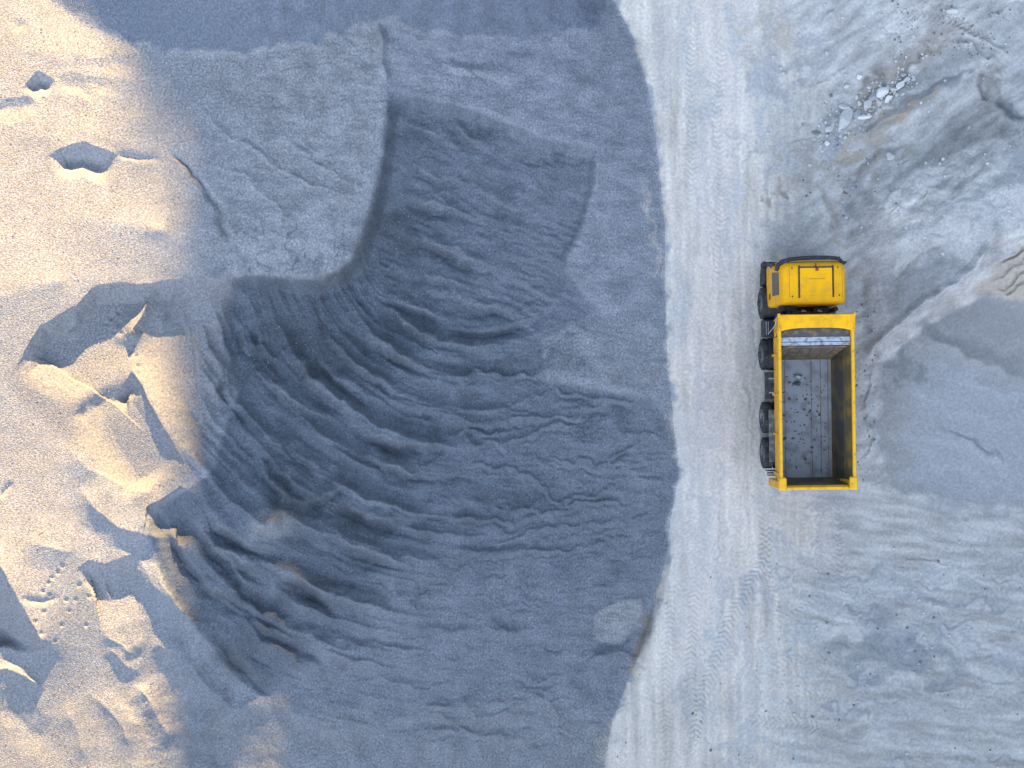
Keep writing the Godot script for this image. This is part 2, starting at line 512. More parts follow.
	# ---- bowl wall: bucket strokes that swing round and run out to the floor
	var arcs := [
		[320,295, 328,330, 348,356, 372,374, 396,388, 0.26, 13], [352,322, 372,340, 400,355, 432,362, 0.22, 11], [370,300, 400,316, 430,338, 446,346, 0.22, 12],
		[385,292, 412,305, 440,316, 0.16, 9], [290,352, 304,372, 322,390, 350,408, 0.2, 10], [310,348, 322,364, 346,384, 376,400, 0.16, 9],
		[262,360, 276,386, 302,406, 340,424, 0.2, 12], [345,415, 370,432, 402,444, 440,444, 0.3, 13], [360,445, 384,462, 412,472, 440,472, 0.24, 12],
		[255,440, 276,464, 296,486, 322,500, 0.26, 12], [290,440, 306,458, 326,470, 0.2, 10], [245,430, 262,466, 284,496, 310,504, 338,490, 352,476, 374,474, 0.24, 12],
		[330,500, 362,512, 392,520, 416,516, 0.2, 13], [320,520, 345,540, 372,556, 404,560, 0.22, 13], [204,500, 222,524, 246,542, 284,552, 0.3, 14],
		[214,540, 236,558, 260,568, 0.22, 11], [284,566, 306,584, 334,600, 0.28, 13], [240,600, 262,622, 290,638, 312,644, 0.3, 16], [230,350, 226,380, 234,402, 246,412, 0.22, 10],
		[240,318, 246,340, 262,352, 0.14, 8], [268,300, 258,325, 262,345, 282,365, 0.14, 9], [160,505, 176,540, 204,580, 240,606, 0.24, 14], [182,500, 214,545, 252,590, 280,600, 0.16, 12],
		[225,630, 240,655, 262,676, 0.2, 11],
		[400,192, 436,206, 472,214, 0.16, 9], [390,225, 420,238, 452,246, 476,262, 0.2, 10], [430,240, 460,258, 500,268, 0.16, 9], [410,160, 440,178, 470,184, 0.12, 9], [452,120, 468,134, 482,142, 0.14, 8],
		[400,118, 430,132, 448,142, 0.12, 9], [486,190, 506,206, 540,214, 0.12, 10], [404,270, 440,276, 470,292, 0.16, 9], [440,290, 480,306, 520,310, 0.12, 9],
	]
	for a in arcs:
		var n: int = a.size() - 2
		var pts: Array = a.slice(0, n)
		if pts[1] < 275.0: a[n] = a[n] * 0.5
		var g0 := Vector2(pts[0] - pts[2], pts[1] - pts[3]).normalized() * 16.0
		var g1 := Vector2(pts[n - 2] - pts[n - 4], pts[n - 1] - pts[n - 3]).normalized() * 26.0
		pts = [pts[0] + g0.x, pts[1] + g0.y] + pts + [pts[n - 2] + g1.x, pts[n - 1] + g1.y]
		ridge(pts, float(a[n]) * 1.35, float(a[n + 1]) * 1.1, float(a[n + 1]) * 2.2, 0.42, 1.0, 1.5)
		var low := []
		for i in range(0, pts.size(), 2):
			low.append(pts[i] - 4.0)
			low.append(pts[i + 1] + 8.0)
		ridge(low, -float(a[n]) * 1.4, float(a[n + 1]) * 1.4, float(a[n + 1]) * 1.0, 0.42, 1.0, 1.5)
	strokes = arcs
	# broad terraces that sweep round the left side of the bowl and fade towards the floor
	for q in [[455.0, 2.16, 1.75, 0.30, 26.0], [405.0, 2.28, 1.65, 0.30, 24.0], [350.0, 2.42, 1.6, 0.28, 24.0], [300.0, 2.66, 1.55, 0.30, 22.0], [262.0, 2.98, 1.5, 0.26, 20.0], [225.0, 2.95, 1.45, 0.26, 18.0], [186.0, 2.9, 1.4, 0.26, 17.0], [150.0, 2.75, 1.3, 0.24, 15.0], [118.0, 2.6, 1.2, 0.2, 13.0]]:
		var pts := []
		for k in 13:
			var t: float = lerpf(q[1], q[2], k / 12.0)
			pts.append(480.0 + q[0] * cos(t))
			pts.append(232.0 + q[0] * sin(t) * 0.96)
		ridge(pts, q[3], q[4] * 0.55, q[4] * 1.3, 0.4, 1.0, 1.6)
		paint_line(pts, q[4] * 0.35, Color(0.26, 0.285, 0.32), 0.45, 0.4, 1.0)  # highlight along each terrace crest painted on
	# random finer strokes on the same swing
	for i in 190:
		var r := rng.randf_range(90.0, 480.0)
		var t0 := rng.randf_range(1.75, 3.15)
		var dt := rng.randf_range(50.0, 170.0) / r
		var pts := []
		for q in 5:
			var t := t0 - dt * q / 4.0
			pts.append(480.0 + r * cos(t) + rng.randf_range(-2, 2))
			pts.append(230.0 + r * sin(t) * 0.95 + rng.randf_range(-2, 2))
		if pts[0] < 165 + maxf(0, pts[1] - 560) * 0.5 or pts[1] > 690 or pts[1] < 285 or pts[0] > 560: continue
		ridge(pts, rng.randf_range(0.05, 0.15) * (1.0 if rng.randf() < 0.6 else -1.0), rng.randf_range(4, 8), rng.randf_range(7, 14), 0.4, 0.6, 1.5)
	for i in 130:
		var u := rng.randf_range(395.0, 570.0)
		var v := rng.randf_range(150.0, 330.0)
		var a := rng.randf_range(0.25, 0.6)
		var l := rng.randf_range(15.0, 45.0)
		ridge([u, v, u + l * cos(a) * 0.5, v + l * sin(a) * 0.5 + rng.randf_range(-2, 2), u + l * cos(a), v + l * sin(a) * 0.8], rng.randf_range(0.02, 0.06) * (1.0 if rng.randf() < 0.5 else -1.0), rng.randf_range(3.5, 7), rng.randf_range(5, 10), 0.4, 0.8, 1.5)
	# floor of the pit: wandering run-out lines towards the road
	var runs := [[440,412, 480,424, 530,420, 580,412, 625,400], [450,440, 500,444, 540,430, 580,420], [455,425, 490,436, 520,425], [535,455, 575,462, 610,460, 662,430], [530,452, 560,466, 600,466, 640,462], [450,465, 500,466, 530,480, 560,500, 600,490, 640,494], [500,505, 545,512, 590,500, 640,505], [440,510, 480,520, 520,520, 570,512], [480,540, 530,536, 580,525, 640,520], [420,560, 470,556, 520,552, 580,545, 650,535], [540,385, 580,395, 620,402, 650,412], [440,380, 480,372, 530,372, 560,384]]
	for r in runs:
		ridge(r, 0.10, 4, 9, 0.25, 1.8, 1.4)
		var low := []
		for i in range(0, r.size(), 2):
			low.append(r[i])
			low.append(r[i + 1] + 6.0)
		ridge(low, -0.07, 6, 4, 0.25, 1.8, 1.4)
	for i in 130:
		var u := rng.randf_range(400.0, 640.0)
		var v := rng.randf_range(385.0, 760.0)
		var l := rng.randf_range(14.0, 60.0)
		var s := rng.randf_range(-0.3, 0.25)
		ridge([u, v, u + l * 0.5, v + l * s * 0.5 + rng.randf_range(-4, 4), u + l, v + l * s], rng.randf_range(0.015, 0.06) * (1.0 if rng.randf() < 0.6 else -1.0), rng.randf_range(2.5, 6), rng.randf_range(4, 10), 0.3, 1.8, 1.4)
	# slid slabs at the lower edge of the stockpile
	cut([588,618, 598,606, 620,598, 644,596, 648,604, 640,625, 628,640], -0.09, 4, 40, 0.06, 0.6)
	cut([580,668, 598,652, 618,642, 632,640], -0.1, 4, 26, 0.1, 0.6)
	ridge([180,745, 220,708, 260,706, 300,716, 360,724], 0.1, 10, 26, 0.2, 1.0)
	ridge([400,740, 440,715, 480,735, 540,745], 0.08, 6, 12, 0.3, 1.4)
	ridge([480,700, 530,690, 560,715, 590,700], 0.07, 6, 10, 0.3, 1.4)
	ridge([330,690, 380,675, 430,690, 470,672], 0.07, 6, 12, 0.3, 1.6)
	for a in [[150,560, 172,600, 205,640, 250,668, 0.22, 16], [190,540, 220,580, 262,612, 310,628, 0.26, 18], [250,560, 290,600, 340,622, 0.24, 16], [230,600, 262,640, 300,662, 330,668, 0.3, 18], [180,650, 210,690, 240,716, 0.22, 16], [300,640, 350,660, 420,664, 0.14, 14], [330,610, 390,640, 450,640, 0.12, 14], [210,720, 260,700, 330,712, 400,740, 0.1, 20]]:
		var n: int = a.size() - 2
		ridge(a.slice(0, n), a[n], a[n + 1], a[n + 1] * 1.3, 0.3, 0.7, 1.5)
	for i in 40:
		# broad soft swells on the spread material at the bottom
		var u := rng.randf_range(280.0, 600.0)
		var v := rng.randf_range(620.0, 770.0)
		ridge([u, v, u + rng.randf_range(20, 40), v + rng.randf_range(-10, 6), u + rng.randf_range(50, 90), v + rng.randf_range(-14, 14)], rng.randf_range(0.03, 0.09), rng.randf_range(5, 12), rng.randf_range(8, 16), 0.4, 1.2, 1.5)
	# ---- right side
	cut([986,168, 970,182, 950,196], 0.1, 5, 18)
	ridge([838,140, 870,122, 905,100, 950,75, 985,60], -0.12, 8, 6, 0.2, 1.4)
	ridge([905,142, 880,150, 862,165, 850,190], -0.1, 7, 5, 0.2, 1.4)
	ridge([984,66, 978,84, 983,98, 990,104], -0.25, 10, 4, 0.2, 0.8)
	ridge([990,98, 984,108, 978,114], 0.12, 3, 4, 0.2, 0.8)
	ridge([994,100, 1010,112, 1040,128], -0.3, 18, 8, 0.15, 0.8)
	ridge([950,244, 920,252, 898,275, 890,296], -0.12, 14, 10, 0.2, 1.0)
	ridge([940,40, 975,48, 1005,70], 0.08, 5, 5, 0.3)
	ridge([950,26, 985,40, 1010,60], 0.08, 4, 4, 0.3)
	ridge([970,52, 990,60, 1005,80], 0.08, 4, 4, 0.3)
	for g in [[1040,238, 1015,254, 996,268], [1040,254, 1018,264, 1000,276, 986,280], [1040,268, 1022,272, 1008,284, 992,288], [1040,282, 1020,284, 1004,292]]:
		ridge(g, -0.15, 3.5, 2.2, 0.2, 1.5, 1.2)
	cut([995,242, 980,272, 952,292, 922,310, 892,337, 872,354], -0.18, 4, 14, 0.1, 0.8)
	ridge([1040,382, 990,366, 940,344, 905,330], 0.06, 4, 10, 0.2, 0.8)
	ridge([930,420, 960,436, 985,452, 1010,470], 0.04, 3, 8, 0.3)
	ridge([872,360, 868,400, 872,440, 860,470], 0.10, 7, 5, 0.25, 1.2)
	for i in 90:
		var u := rng.randf_range(780.0, 1024.0)
		var v := rng.randf_range(555.0, 768.0)
		var l := rng.randf_range(14.0, 60.0)
		var s := rng.randf_range(-0.15, 0.3)
		ridge([u, v, u + l * 0.5, v + l * s * 0.5 + rng.randf_range(-3, 3), u + l, v + l * s], rng.randf_range(0.01, 0.04) * (1.0 if rng.randf() < 0.6 else -1.0), rng.randf_range(2, 5), rng.randf_range(3, 7), 0.3, 2.0, 1.4)
	for i in 60:
		var u := rng.randf_range(780.0, 1000.0)
		var v := rng.randf_range(0.0, 240.0)
		var l := rng.randf_range(12.0, 40.0)
		var s := rng.randf_range(-0.8, -0.3)
		ridge([u, v, u + l * 0.5, v + l * s * 0.5 + rng.randf_range(-3, 3), u + l, v + l * s], rng.randf_range(0.015, 0.05) * (1.0 if rng.randf() < 0.5 else -1.0), rng.randf_range(2, 5), rng.randf_range(3, 6), 0.3, 2.0, 1.4)
	for i in 50:
		var u := rng.randf_range(668.0, 770.0)
		var v := rng.randf_range(-10.0, 700.0)
		var l := rng.randf_range(40.0, 140.0)
		ridge([u, v, u + rng.randf_range(-5, 5), v + l * 0.5, u + rng.randf_range(-6, 6), v + l], rng.randf_range(0.006, 0.022) * (1.0 if rng.randf() < 0.5 else -1.0), rng.randf_range(2, 5), rng.randf_range(2, 5), 0.3, 1.0, 1.4)
	# tyre tracks with lugs
	track([702,784, 694,720, 690,660, 694,600, 704,552], 7.0, 0.011)
	track([676,784, 664,720, 666,660, 672,600, 680,560], 6.0, 0.011)
	track([738,716, 768,722, 800,722, 836,734], 7.0, 0.0165)
	track([770,628, 800,612, 822,596, 834,586], 6.0, 0.0138)
	track([766,672, 790,660, 814,654], 6.0, 0.0138)
	track([780,706, 812,694, 836,694], 6.0, 0.011)
	track([700,10, 690,70, 694,140, 690,230], 6.0, 0.0083)
	track([725,20, 716,110, 722,200, 716,320], 6.0, 0.0083)
	track([765,500, 766,540, 772,580, 790,630], 6.0, 0.01)
	track([838,500, 838,540, 846,590, 870,640], 6.0, 0.01)
	track([690,784, 700,700, 730,620, 764,560, 770,500], 7.0, 0.015)
	track([880,14, 920,14, 960,22, 1000,46], 6.0, 0.0165)

func dent(u: float, v: float, r: float, d: float) -> void:
	for y in range(iy(v - r * 2), iy(v + r * 2) + 1):
		for x in range(ix(u - r * 2), ix(u + r * 2) + 1):
			var q := Vector2(U0 + x * STEP - u, V0 + y * STEP - v).length() / r
			hgt[y * NW + x] += d * exp(-q * q)

func track(pts: Array, w: float, d: float) -> void:
	var total := 0.0
	for i in range(2, pts.size(), 2):
		total += Vector2(pts[i], pts[i + 1]).distance_to(Vector2(pts[i - 2], pts[i - 1]))
	var best: Dictionary = near_line(pts, w, 0.25)[0]
	for k in best:
		var o: Vector3 = best[k]
		var s := absf(o.x) / w
		var along := o.y * total + absf(o.x) * 0.7
		var lug := 1.0 if fposmod(along, 5.2) < 2.6 else -1.0
		var f := fade(o.y, 0.2) * (1.0 - smoothstep(0.75, 1.0, s))
		hgt[k] += d * f * (lug * 0.8 - 0.6)
		var g := 1.0 + 0.035 * lug * f
		cr[k] *= g
		cg[k] *= g
		cb[k] *= g

func paint_details() -> void:
	var pale := Color(0.44, 0.44, 0.44)
	fill_area([14,376, 25,350, 42,325, 75,306, 90,291, 110,285, 150,286, 185,280, 236,278, 224,330, 222,400, 200,470, 150,520, 110,480, 60,430, 20,400], Color(0.235, 0.24, 0.255), 0.75, 8.0, 1.0)  # shade below the scarp painted in, over slightly greyer dug gravel
	fill_area([140,800, 200,738, 226,712, 250,702, 300,712, 360,700, 430,712, 520,692, 600,715, 612,800], GRAVEL_DRY * 0.98, 0.6, 10.0, 3.0)
	paint_patch(300, 236, 85, 46, -12, GRAVEL_DRY * 1.2, 0.6, 2.0)  # lower lip of the lobe painted paler, as if catching more sky
	paint_patch(270, 88, 120, 36, -4, GRAVEL_DRY * 0.82, 0.6, 3.0)  # upper lobe painted darker, part of the same shading
	paint_line([376,60, 378,120, 370,190, 352,252, 318,272, 262,270], 12, GRAVEL_DRY * 1.22, 0.6, 0.1, 0.5)  # bright edge of the lobe painted along its crest
	# sunlit ridge spot painted paler, then pale gravel, dust and stains
	paint_patch(270, 520, 34, 26, -30, GRAVEL_DRY, 0.7)
	fill_area([545,338, 560,328, 600,318, 655,330, 664,380, 640,390, 592,381, 550,375, 543,360], GRAVEL_DRY * 0.95, 0.55, 5.0, 2.0)
	fill_area([590,618, 600,606, 622,598, 645,596, 647,606, 640,625, 628,640, 600,644], Color(0.375, 0.375, 0.38), 0.9, 2.5, 1.6)
	paint_line([650,606, 644,630, 638,652, 632,672], 7, BROWN, 0.9, 0.2)
	paint_line([634,664, 631,674], 7, Color(0.42, 0.36, 0.25), 0.9, 0.1)
	paint_line([620,720, 606,742, 600,768], 22, ROAD * 0.92, 0.5, 0.2, 2.0)
	paint_line([640,170, 650,210, 656,250, 660,290], 5, ROAD, 0.5, 0.25, 2.0)
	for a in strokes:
		# light on each crest and shade in the furrow below it are painted in
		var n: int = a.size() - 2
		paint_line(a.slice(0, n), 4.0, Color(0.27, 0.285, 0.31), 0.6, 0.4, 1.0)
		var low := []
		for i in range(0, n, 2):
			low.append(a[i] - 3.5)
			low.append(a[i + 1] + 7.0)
		paint_line(low, float(a[n + 1]) * 1.0, GRAVEL_DAMP_SHADE * 0.62, 0.6, 0.4, 1.0)
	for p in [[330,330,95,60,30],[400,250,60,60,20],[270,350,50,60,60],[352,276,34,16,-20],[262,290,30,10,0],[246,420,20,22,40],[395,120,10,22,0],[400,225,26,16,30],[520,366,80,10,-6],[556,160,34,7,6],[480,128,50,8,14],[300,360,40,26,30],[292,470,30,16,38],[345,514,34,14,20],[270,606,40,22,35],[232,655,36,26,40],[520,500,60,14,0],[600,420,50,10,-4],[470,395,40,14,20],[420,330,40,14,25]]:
		paint_patch(p[0], p[1], p[2] * 1.25, p[3] * 1.25, p[4], GRAVEL_DAMP_SHADE * 0.6, 0.6, 1.5, 0.1)  # shade under the bowl walls and crests painted in
	# haul road
	paint_line([730,-16, 716,120, 712,260, 712,400, 712,560, 706,680], 40, Color(0.68, 0.605, 0.54), 0.6, 0.02, 3.0)
	paint_line([664,-10, 660,60, 662,120], 14, Color(0.43, 0.41, 0.38), 0.6, 0.2, 1.0)
	paint_line([680,0, 690,60, 696,120, 694,200], 10, Color(0.45, 0.44, 0.42), 0.4, 0.2)
	paint_patch(684, 300, 16, 60, 0, Color(0.40, 0.40, 0.39), 0.5)
	paint_patch(700, 420, 40, 60, 20, Color(0.47, 0.45, 0.42), 0.5)
	paint_patch(745, 380, 16, 90, 0, Color(0.44, 0.42, 0.39), 0.5)
	# right side earth colours, with slope shading painted on the heap
	paint_patch(920, 55, 75, 22, -32, BROWN * 0.95, 0.75, 2.0)
	paint_patch(870, 98, 40, 18, -32, BROWN * 0.85, 0.7, 2.0)
	paint_patch(955, 62, 45, 16, -28, Color(0.25, 0.25, 0.25), 0.7, 2.0)
	paint_patch(905, 112, 60, 12, -30, Color(0.43, 0.345, 0.245), 0.9, 1.5)
	paint_patch(850, 150, 42, 12, -25, Color(0.40, 0.335, 0.25), 0.8, 2.0)
	paint_patch(800, 165, 40, 30, 40, Color(0.40, 0.35, 0.285), 0.7, 2.0)
	paint_patch(782, 196, 10, 16, -30, BROWN * 0.9, 0.7, 2.0)
	paint_patch(880, 165, 60, 10, -28, Color(0.34, 0.30, 0.245), 0.7, 2.0)
	paint_patch(760, 30, 50, 20, 20, Color(0.42, 0.37, 0.30), 0.6, 3.0)
	paint_patch(800, 60, 40, 24, -30, Color(0.33, 0.335, 0.345), 0.6, 3.0)
	paint_patch(770, 90, 22, 40, 10, Color(0.34, 0.345, 0.36), 0.6, 3.0)
	paint_patch(905, 72, 50, 7, -32, Color(0.17, 0.165, 0.155), 0.7, 2.0)
	paint_patch(835, 128, 18, 26, 20, Color(0.22, 0.22, 0.22), 0.7, 2.5)
	paint_patch(925, 92, 55, 8, -28, Color(0.27, 0.28, 0.30), 0.7, 2.0)
	paint_patch(990, 85, 10, 22, 5, Color(0.17, 0.165, 0.15), 0.6, 1.5)
	paint_patch(1010, 108, 26, 10, 28, Color(0.19, 0.20, 0.22), 0.7, 1.0)
	paint_patch(856, 200, 24, 26, -40, Color(0.25, 0.255, 0.265), 0.75, 2.0)
	paint_patch(880, 205, 14, 45, 40, Color(0.30, 0.30, 0.30), 0.5, 2.0)
	paint_line([818,180, 830,205, 842,240], 6, BROWN, 0.6, 0.2, 2.0)
	paint_line([832,238, 842,250], 8, Color(0.42, 0.36, 0.27), 0.6, 0.2, 2.0)
	paint_patch(800, 130, 40, 60, 20, Color(0.34, 0.35, 0.36), 0.35, 3.0)
	paint_patch(785, 240, 40, 30, 20, Color(0.33, 0.335, 0.34), 0.5, 3.0)
	paint_patch(1005, 40, 40, 22, 20, Color(0.42, 0.415, 0.40), 0.6, 2.0)
	fill_area([860,262, 900,236, 950,208, 1000,180, 1040,130, 1040,230, 995,240, 970,275, 930,300, 890,335, 870,330], Color(0.42, 0.415, 0.405), 0.75, 10.0, 3.0)  # heap slope painted lighter to bring out its shading
	paint_patch(922, 280, 66, 30, -35, Color(0.20, 0.205, 0.21), 0.8, 1.0)  # shaded face of the heap painted dark
	paint_line([990,238, 972,272, 945,290, 915,310], 7, Color(0.40, 0.40, 0.40), 0.6, 0.2, 1.0)  # light line on the heap crest painted in
	fill_area([996,262, 1040,236, 1040,300, 1000,300, 980,290], Color(0.41, 0.35, 0.28), 0.8, 6.0, 2.0)
	# settled silt
	fill_area([884,366, 905,346, 935,322, 965,304, 1000,298, 1040,304, 1040,512, 1000,505, 950,512, 905,492, 880,488, 872,430], Color(0.285, 0.285, 0.285), 0.85, 10.0, 4.0)
	fill_area([905,340, 950,345, 1000,368, 1040,384, 1040,300, 1000,298, 965,304, 935,322], Color(0.225, 0.228, 0.23), 0.7, 3.0, 1.0)
	fill_area([905,396, 925,362, 960,360, 1000,378, 1040,400, 1040,500, 960,496, 905,476], Color(0.35, 0.355, 0.365), 0.85, 12.0, 3.0)
	paint_patch(962, 345, 80, 11, 24, Color(0.19, 0.195, 0.20), 0.75, 1.0)
	paint_line([880,430, 930,440, 980,455, 1040,490], 8, Color(0.40, 0.40, 0.40), 0.6, 0.25, 2.0)
	paint_line([930,420, 960,436, 985,452, 1010,470], 4, Color(0.22, 0.225, 0.23), 0.6, 0.25, 2.0)
	paint_patch(905, 362, 18, 26, 10, Color(0.22, 0.23, 0.245), 0.5, 2.0)
	paint_patch(868, 430, 16, 52, -8, Color(0.46, 0.46, 0.45), 0.6, 2.0)
	for q in [[890,392, 930,400, 970,416, 1010,430], [900,450, 940,462, 990,480, 1040,505], [930,372, 975,384, 1040,410], [960,330, 1000,345, 1040,352], [905,355, 930,372, 945,396]]:
		paint_line(q, 7, Color(0.40, 0.41, 0.42) if q[1] > 370 else Color(0.30, 0.30, 0.30), 0.55, 0.3, 2.5)
	paint_patch(900, 372, 26, 16, 30, Color(0.20, 0.205, 0.21), 0.6, 3.0)
	# lower right, churned ground
	paint_patch(900, 655, 95, 40, 2, Color(0.25, 0.26, 0.265), 0.85, 3.0)
	paint_patch(880, 590, 100, 22, -4, Color(0.35, 0.36, 0.365), 0.5, 3.0)
	paint_patch(980, 590, 70, 22, 6, Color(0.34, 0.345, 0.345), 0.5, 3.0)
	paint_patch(960, 640, 90, 10, 12, Color(0.46, 0.455, 0.44), 0.5, 3.0)
	paint_patch(1000, 660, 60, 18, 14, Color(0.47, 0.46, 0.44), 0.5, 3.0)
	paint_patch(970, 718, 60, 22, 14, Color(0.40, 0.39, 0.37), 0.5, 3.0)
	paint_patch(760, 590, 24, 30, 20, Color(0.37, 0.38, 0.39), 0.6, 3.0)
	paint_patch(800, 640, 18, 14, 0, Color(0.38, 0.39, 0.40), 0.5, 3.0)
	paint_patch(740, 750, 60, 18, -8, Color(0.39, 0.40, 0.41), 0.5, 3.0)
	paint_patch(690, 700, 30, 20, 20, Color(0.44, 0.42, 0.39), 0.5, 3.0)
	paint_line([770,640, 850,632, 920,636, 980,652, 1040,670], 7, Color(0.50, 0.495, 0.48), 0.6, 0.15, 3.0)
	paint_line([740,706, 800,704, 880,708, 960,712], 6, Color(0.48, 0.48, 0.47), 0.5, 0.2, 3.0)
	for i in 60:
		var u := rng.randf_range(790.0, 1030.0)
		var v := rng.randf_range(560.0, 765.0)
		paint_line([u, v, u + 30, v + rng.randf_range(-4, 8), u + rng.randf_range(50, 110), v + rng.randf_range(-6, 26)], rng.randf_range(2, 5), Color(0.54, 0.52, 0.48) if rng.randf() < 0.45 else Color(0.25, 0.26, 0.28), rng.randf_range(0.35, 0.75), 0.35, 3.0)
	for i in 110:
		var u := rng.randf_range(770.0, 1030.0)
		var v := rng.randf_range(500.0, 770.0)
		var t := rng.randf_range(0.75, 1.2)
		paint_patch(u, v, rng.randf_range(10, 36), rng.randf_range(2.5, 8), rng.randf_range(-8, 22), Color(0.41, 0.415, 0.415) * t, rng.randf_range(0.3, 0.6), 3.0)
	for i in 90:
		var u := rng.randf_range(750.0, 1000.0)
		var v := rng.randf_range(-10.0, 250.0)
		var t := rng.randf_range(0.75, 1.25)
		var warm := rng.randf_range(0.86, 1.0)
		paint_patch(u, v, rng.randf_range(6, 26), rng.randf_range(2.5, 9), rng.randf_range(-45, -15), Color(0.40, 0.40 * (0.5 + 0.5 * warm), 0.40 * warm) * t, rng.randf_range(0.3, 0.6), 3.0)
	for i in 70:
		var u := rng.randf_range(672.0, 775.0)
		var v := rng.randf_range(-10.0, 760.0)
		var t := rng.randf_range(0.82, 1.15)
		paint_patch(u, v, rng.randf_range(2.5, 8), rng.randf_range(20, 80), rng.randf_range(-4, 4), Color(0.49, 0.485, 0.47) * t, rng.randf_range(0.3, 0.6), 1.5)
	# damp and dry streaks left by the bucket in the bowl
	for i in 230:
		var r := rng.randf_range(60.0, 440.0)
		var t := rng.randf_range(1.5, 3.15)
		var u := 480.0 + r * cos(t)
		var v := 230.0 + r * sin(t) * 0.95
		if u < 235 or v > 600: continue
		paint_patch(u, v, rng.randf_range(12, 34), rng.randf_range(1.6, 4), rad_to_deg(t) - 90.0 + rng.randf_range(-6, 6), GRAVEL_DAMP_SHADE * rng.randf_range(0.75, 1.45), rng.randf_range(0.3, 0.6), 2.0)
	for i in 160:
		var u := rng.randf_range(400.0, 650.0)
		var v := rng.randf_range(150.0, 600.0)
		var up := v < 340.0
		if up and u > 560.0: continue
		paint_patch(u, v, rng.randf_range(10, 34), rng.randf_range(1.6, 4.5), rng.randf_range(15, 32) if up else rng.randf_range(-14, 14), GRAVEL_DAMP_SHADE * rng.randf_range(0.78, 1.4), rng.randf_range(0.3, 0.6), 2.5)

func roughen() -> void:
	var lump := fast_noise(31, 0.03, 5)
	var grit := fast_noise(32, 0.5, 2)
	var sw := fast_noise(33, 0.05, 4)
	var patch := fast_noise(34, 0.014, 3)
	var mottle := fast_noise(36, 0.035, 5)
	var heap_pg := PackedVector2Array()
	for i in HEAP.size() / 2: heap_pg.append(Vector2(HEAP[i * 2], HEAP[i * 2 + 1]))
	for y in NH:
		var v := V0 + y * STEP
		for x in NW:
			var k := y * NW + x
			var u := U0 + x * STEP
			var e := smoothstep(-8.0, 8.0, u - road_edge_row(y))
			var bowl := smoothstep(215.0, 260.0, u) * (1.0 - e) * smoothstep(90.0, 140.0, v)
			if u > 838.0 and v > 100.0 and v < 366.0:
				var q := Vector2(u + warp_u[k], v + warp_v[k])
				if Geometry2D.is_point_in_polygon(q, heap_pg): e = 0.15
			var a := lump.get_noise_2d(u, v)
			bowl *= bowl_mask[k] * smoothstep(-0.25, 0.35, patch.get_noise_2d(u, v))
			var g := grit.get_noise_2d(u, v)
			var s := 0.0
			if bowl > 0.01:
				var du := u - 480.0
				var dv := (v - 230.0) * 1.05
				var r := sqrt(du * du + dv * dv)
				if v > 330.0 or u < 380.0:
					s = sw.get_noise_2d(r * 2.2, atan2(dv, du) * 26.0)
				else:
					s = sw.get_noise_2d((v - u * 0.38) * 2.2, u * 0.5)
				if u > 430.0 and v > 330.0:
					var q := sw.get_noise_2d(u * 0.55, v * 2.0)
					s = lerpf(s, q, smoothstep(430.0, 520.0, u))
			var calm := lerpf(0.09, 1.0, smoothstep(150.0, 260.0, u + (v - 300.0) * 0.1))
			hgt[k] += a * 0.06 * calm * (1.0 - e * 0.5) + g * 0.012 * calm * (1.0 - e * 0.5) + s * 0.055 * bowl
			var mot := (1.0 - e) * (1.0 - 0.6 * bowl) * calm
			var m1 := mottle.get_noise_2d(u, v)
			hgt[k] += mot * 0.05 * mottle.get_noise_2d(u * 0.6 + 900.0, v * 1.3)
			var rnd := 1.0 + mot * (0.22 * m1 + 0.12 * a) + rng.randf_range(-0.16, 0.16) * (1.0 - e * 0.55) + g * 0.10 + s * 0.17 * bowl
			cr[k] *= rnd
			cg[k] *= rnd
			cb[k] *= rnd

var edge_rows := PackedFloat32Array()
func road_edge_row(y: int) -> float: return edge_rows[y]

# skyline of an unseen hill, shaped to cast the shade, 170 m to the north, in metres along x
const FACE_Z := -170.0
func hill_top(x: float) -> float:
	var p := [-900.0,52.0, -29.39,58.58, 18.21,60.08, 19.81,61.38, 21.76,63.88, 22.76,65.08, 24.41,66.43, 25.51,67.03, 26.23,67.98, 26.66,69.28, 27.71,70.18, 28.31,68.88, 28.81,67.78, 30.01,67.78, 30.61,69.58, 31.41,70.78, 36.61,71.58, 330.61,73.58, 900.0,74.0]
	for i in range(0, p.size() - 2, 2):
		if x < p[i + 2]:
			return lerpf(p[i + 1], p[i + 3], clampf((x - p[i]) / (p[i + 2] - p[i]), 0.0, 1.0))
	return 74.0

const HEAP := [842,262, 846,222, 868,188, 930,160, 986,112, 1040,120, 1040,236, 996,262, 980,288, 930,318, 880,360, 866,330]
const SILT := [880,362, 930,320, 985,292, 1040,302, 1040,478, 880,478]

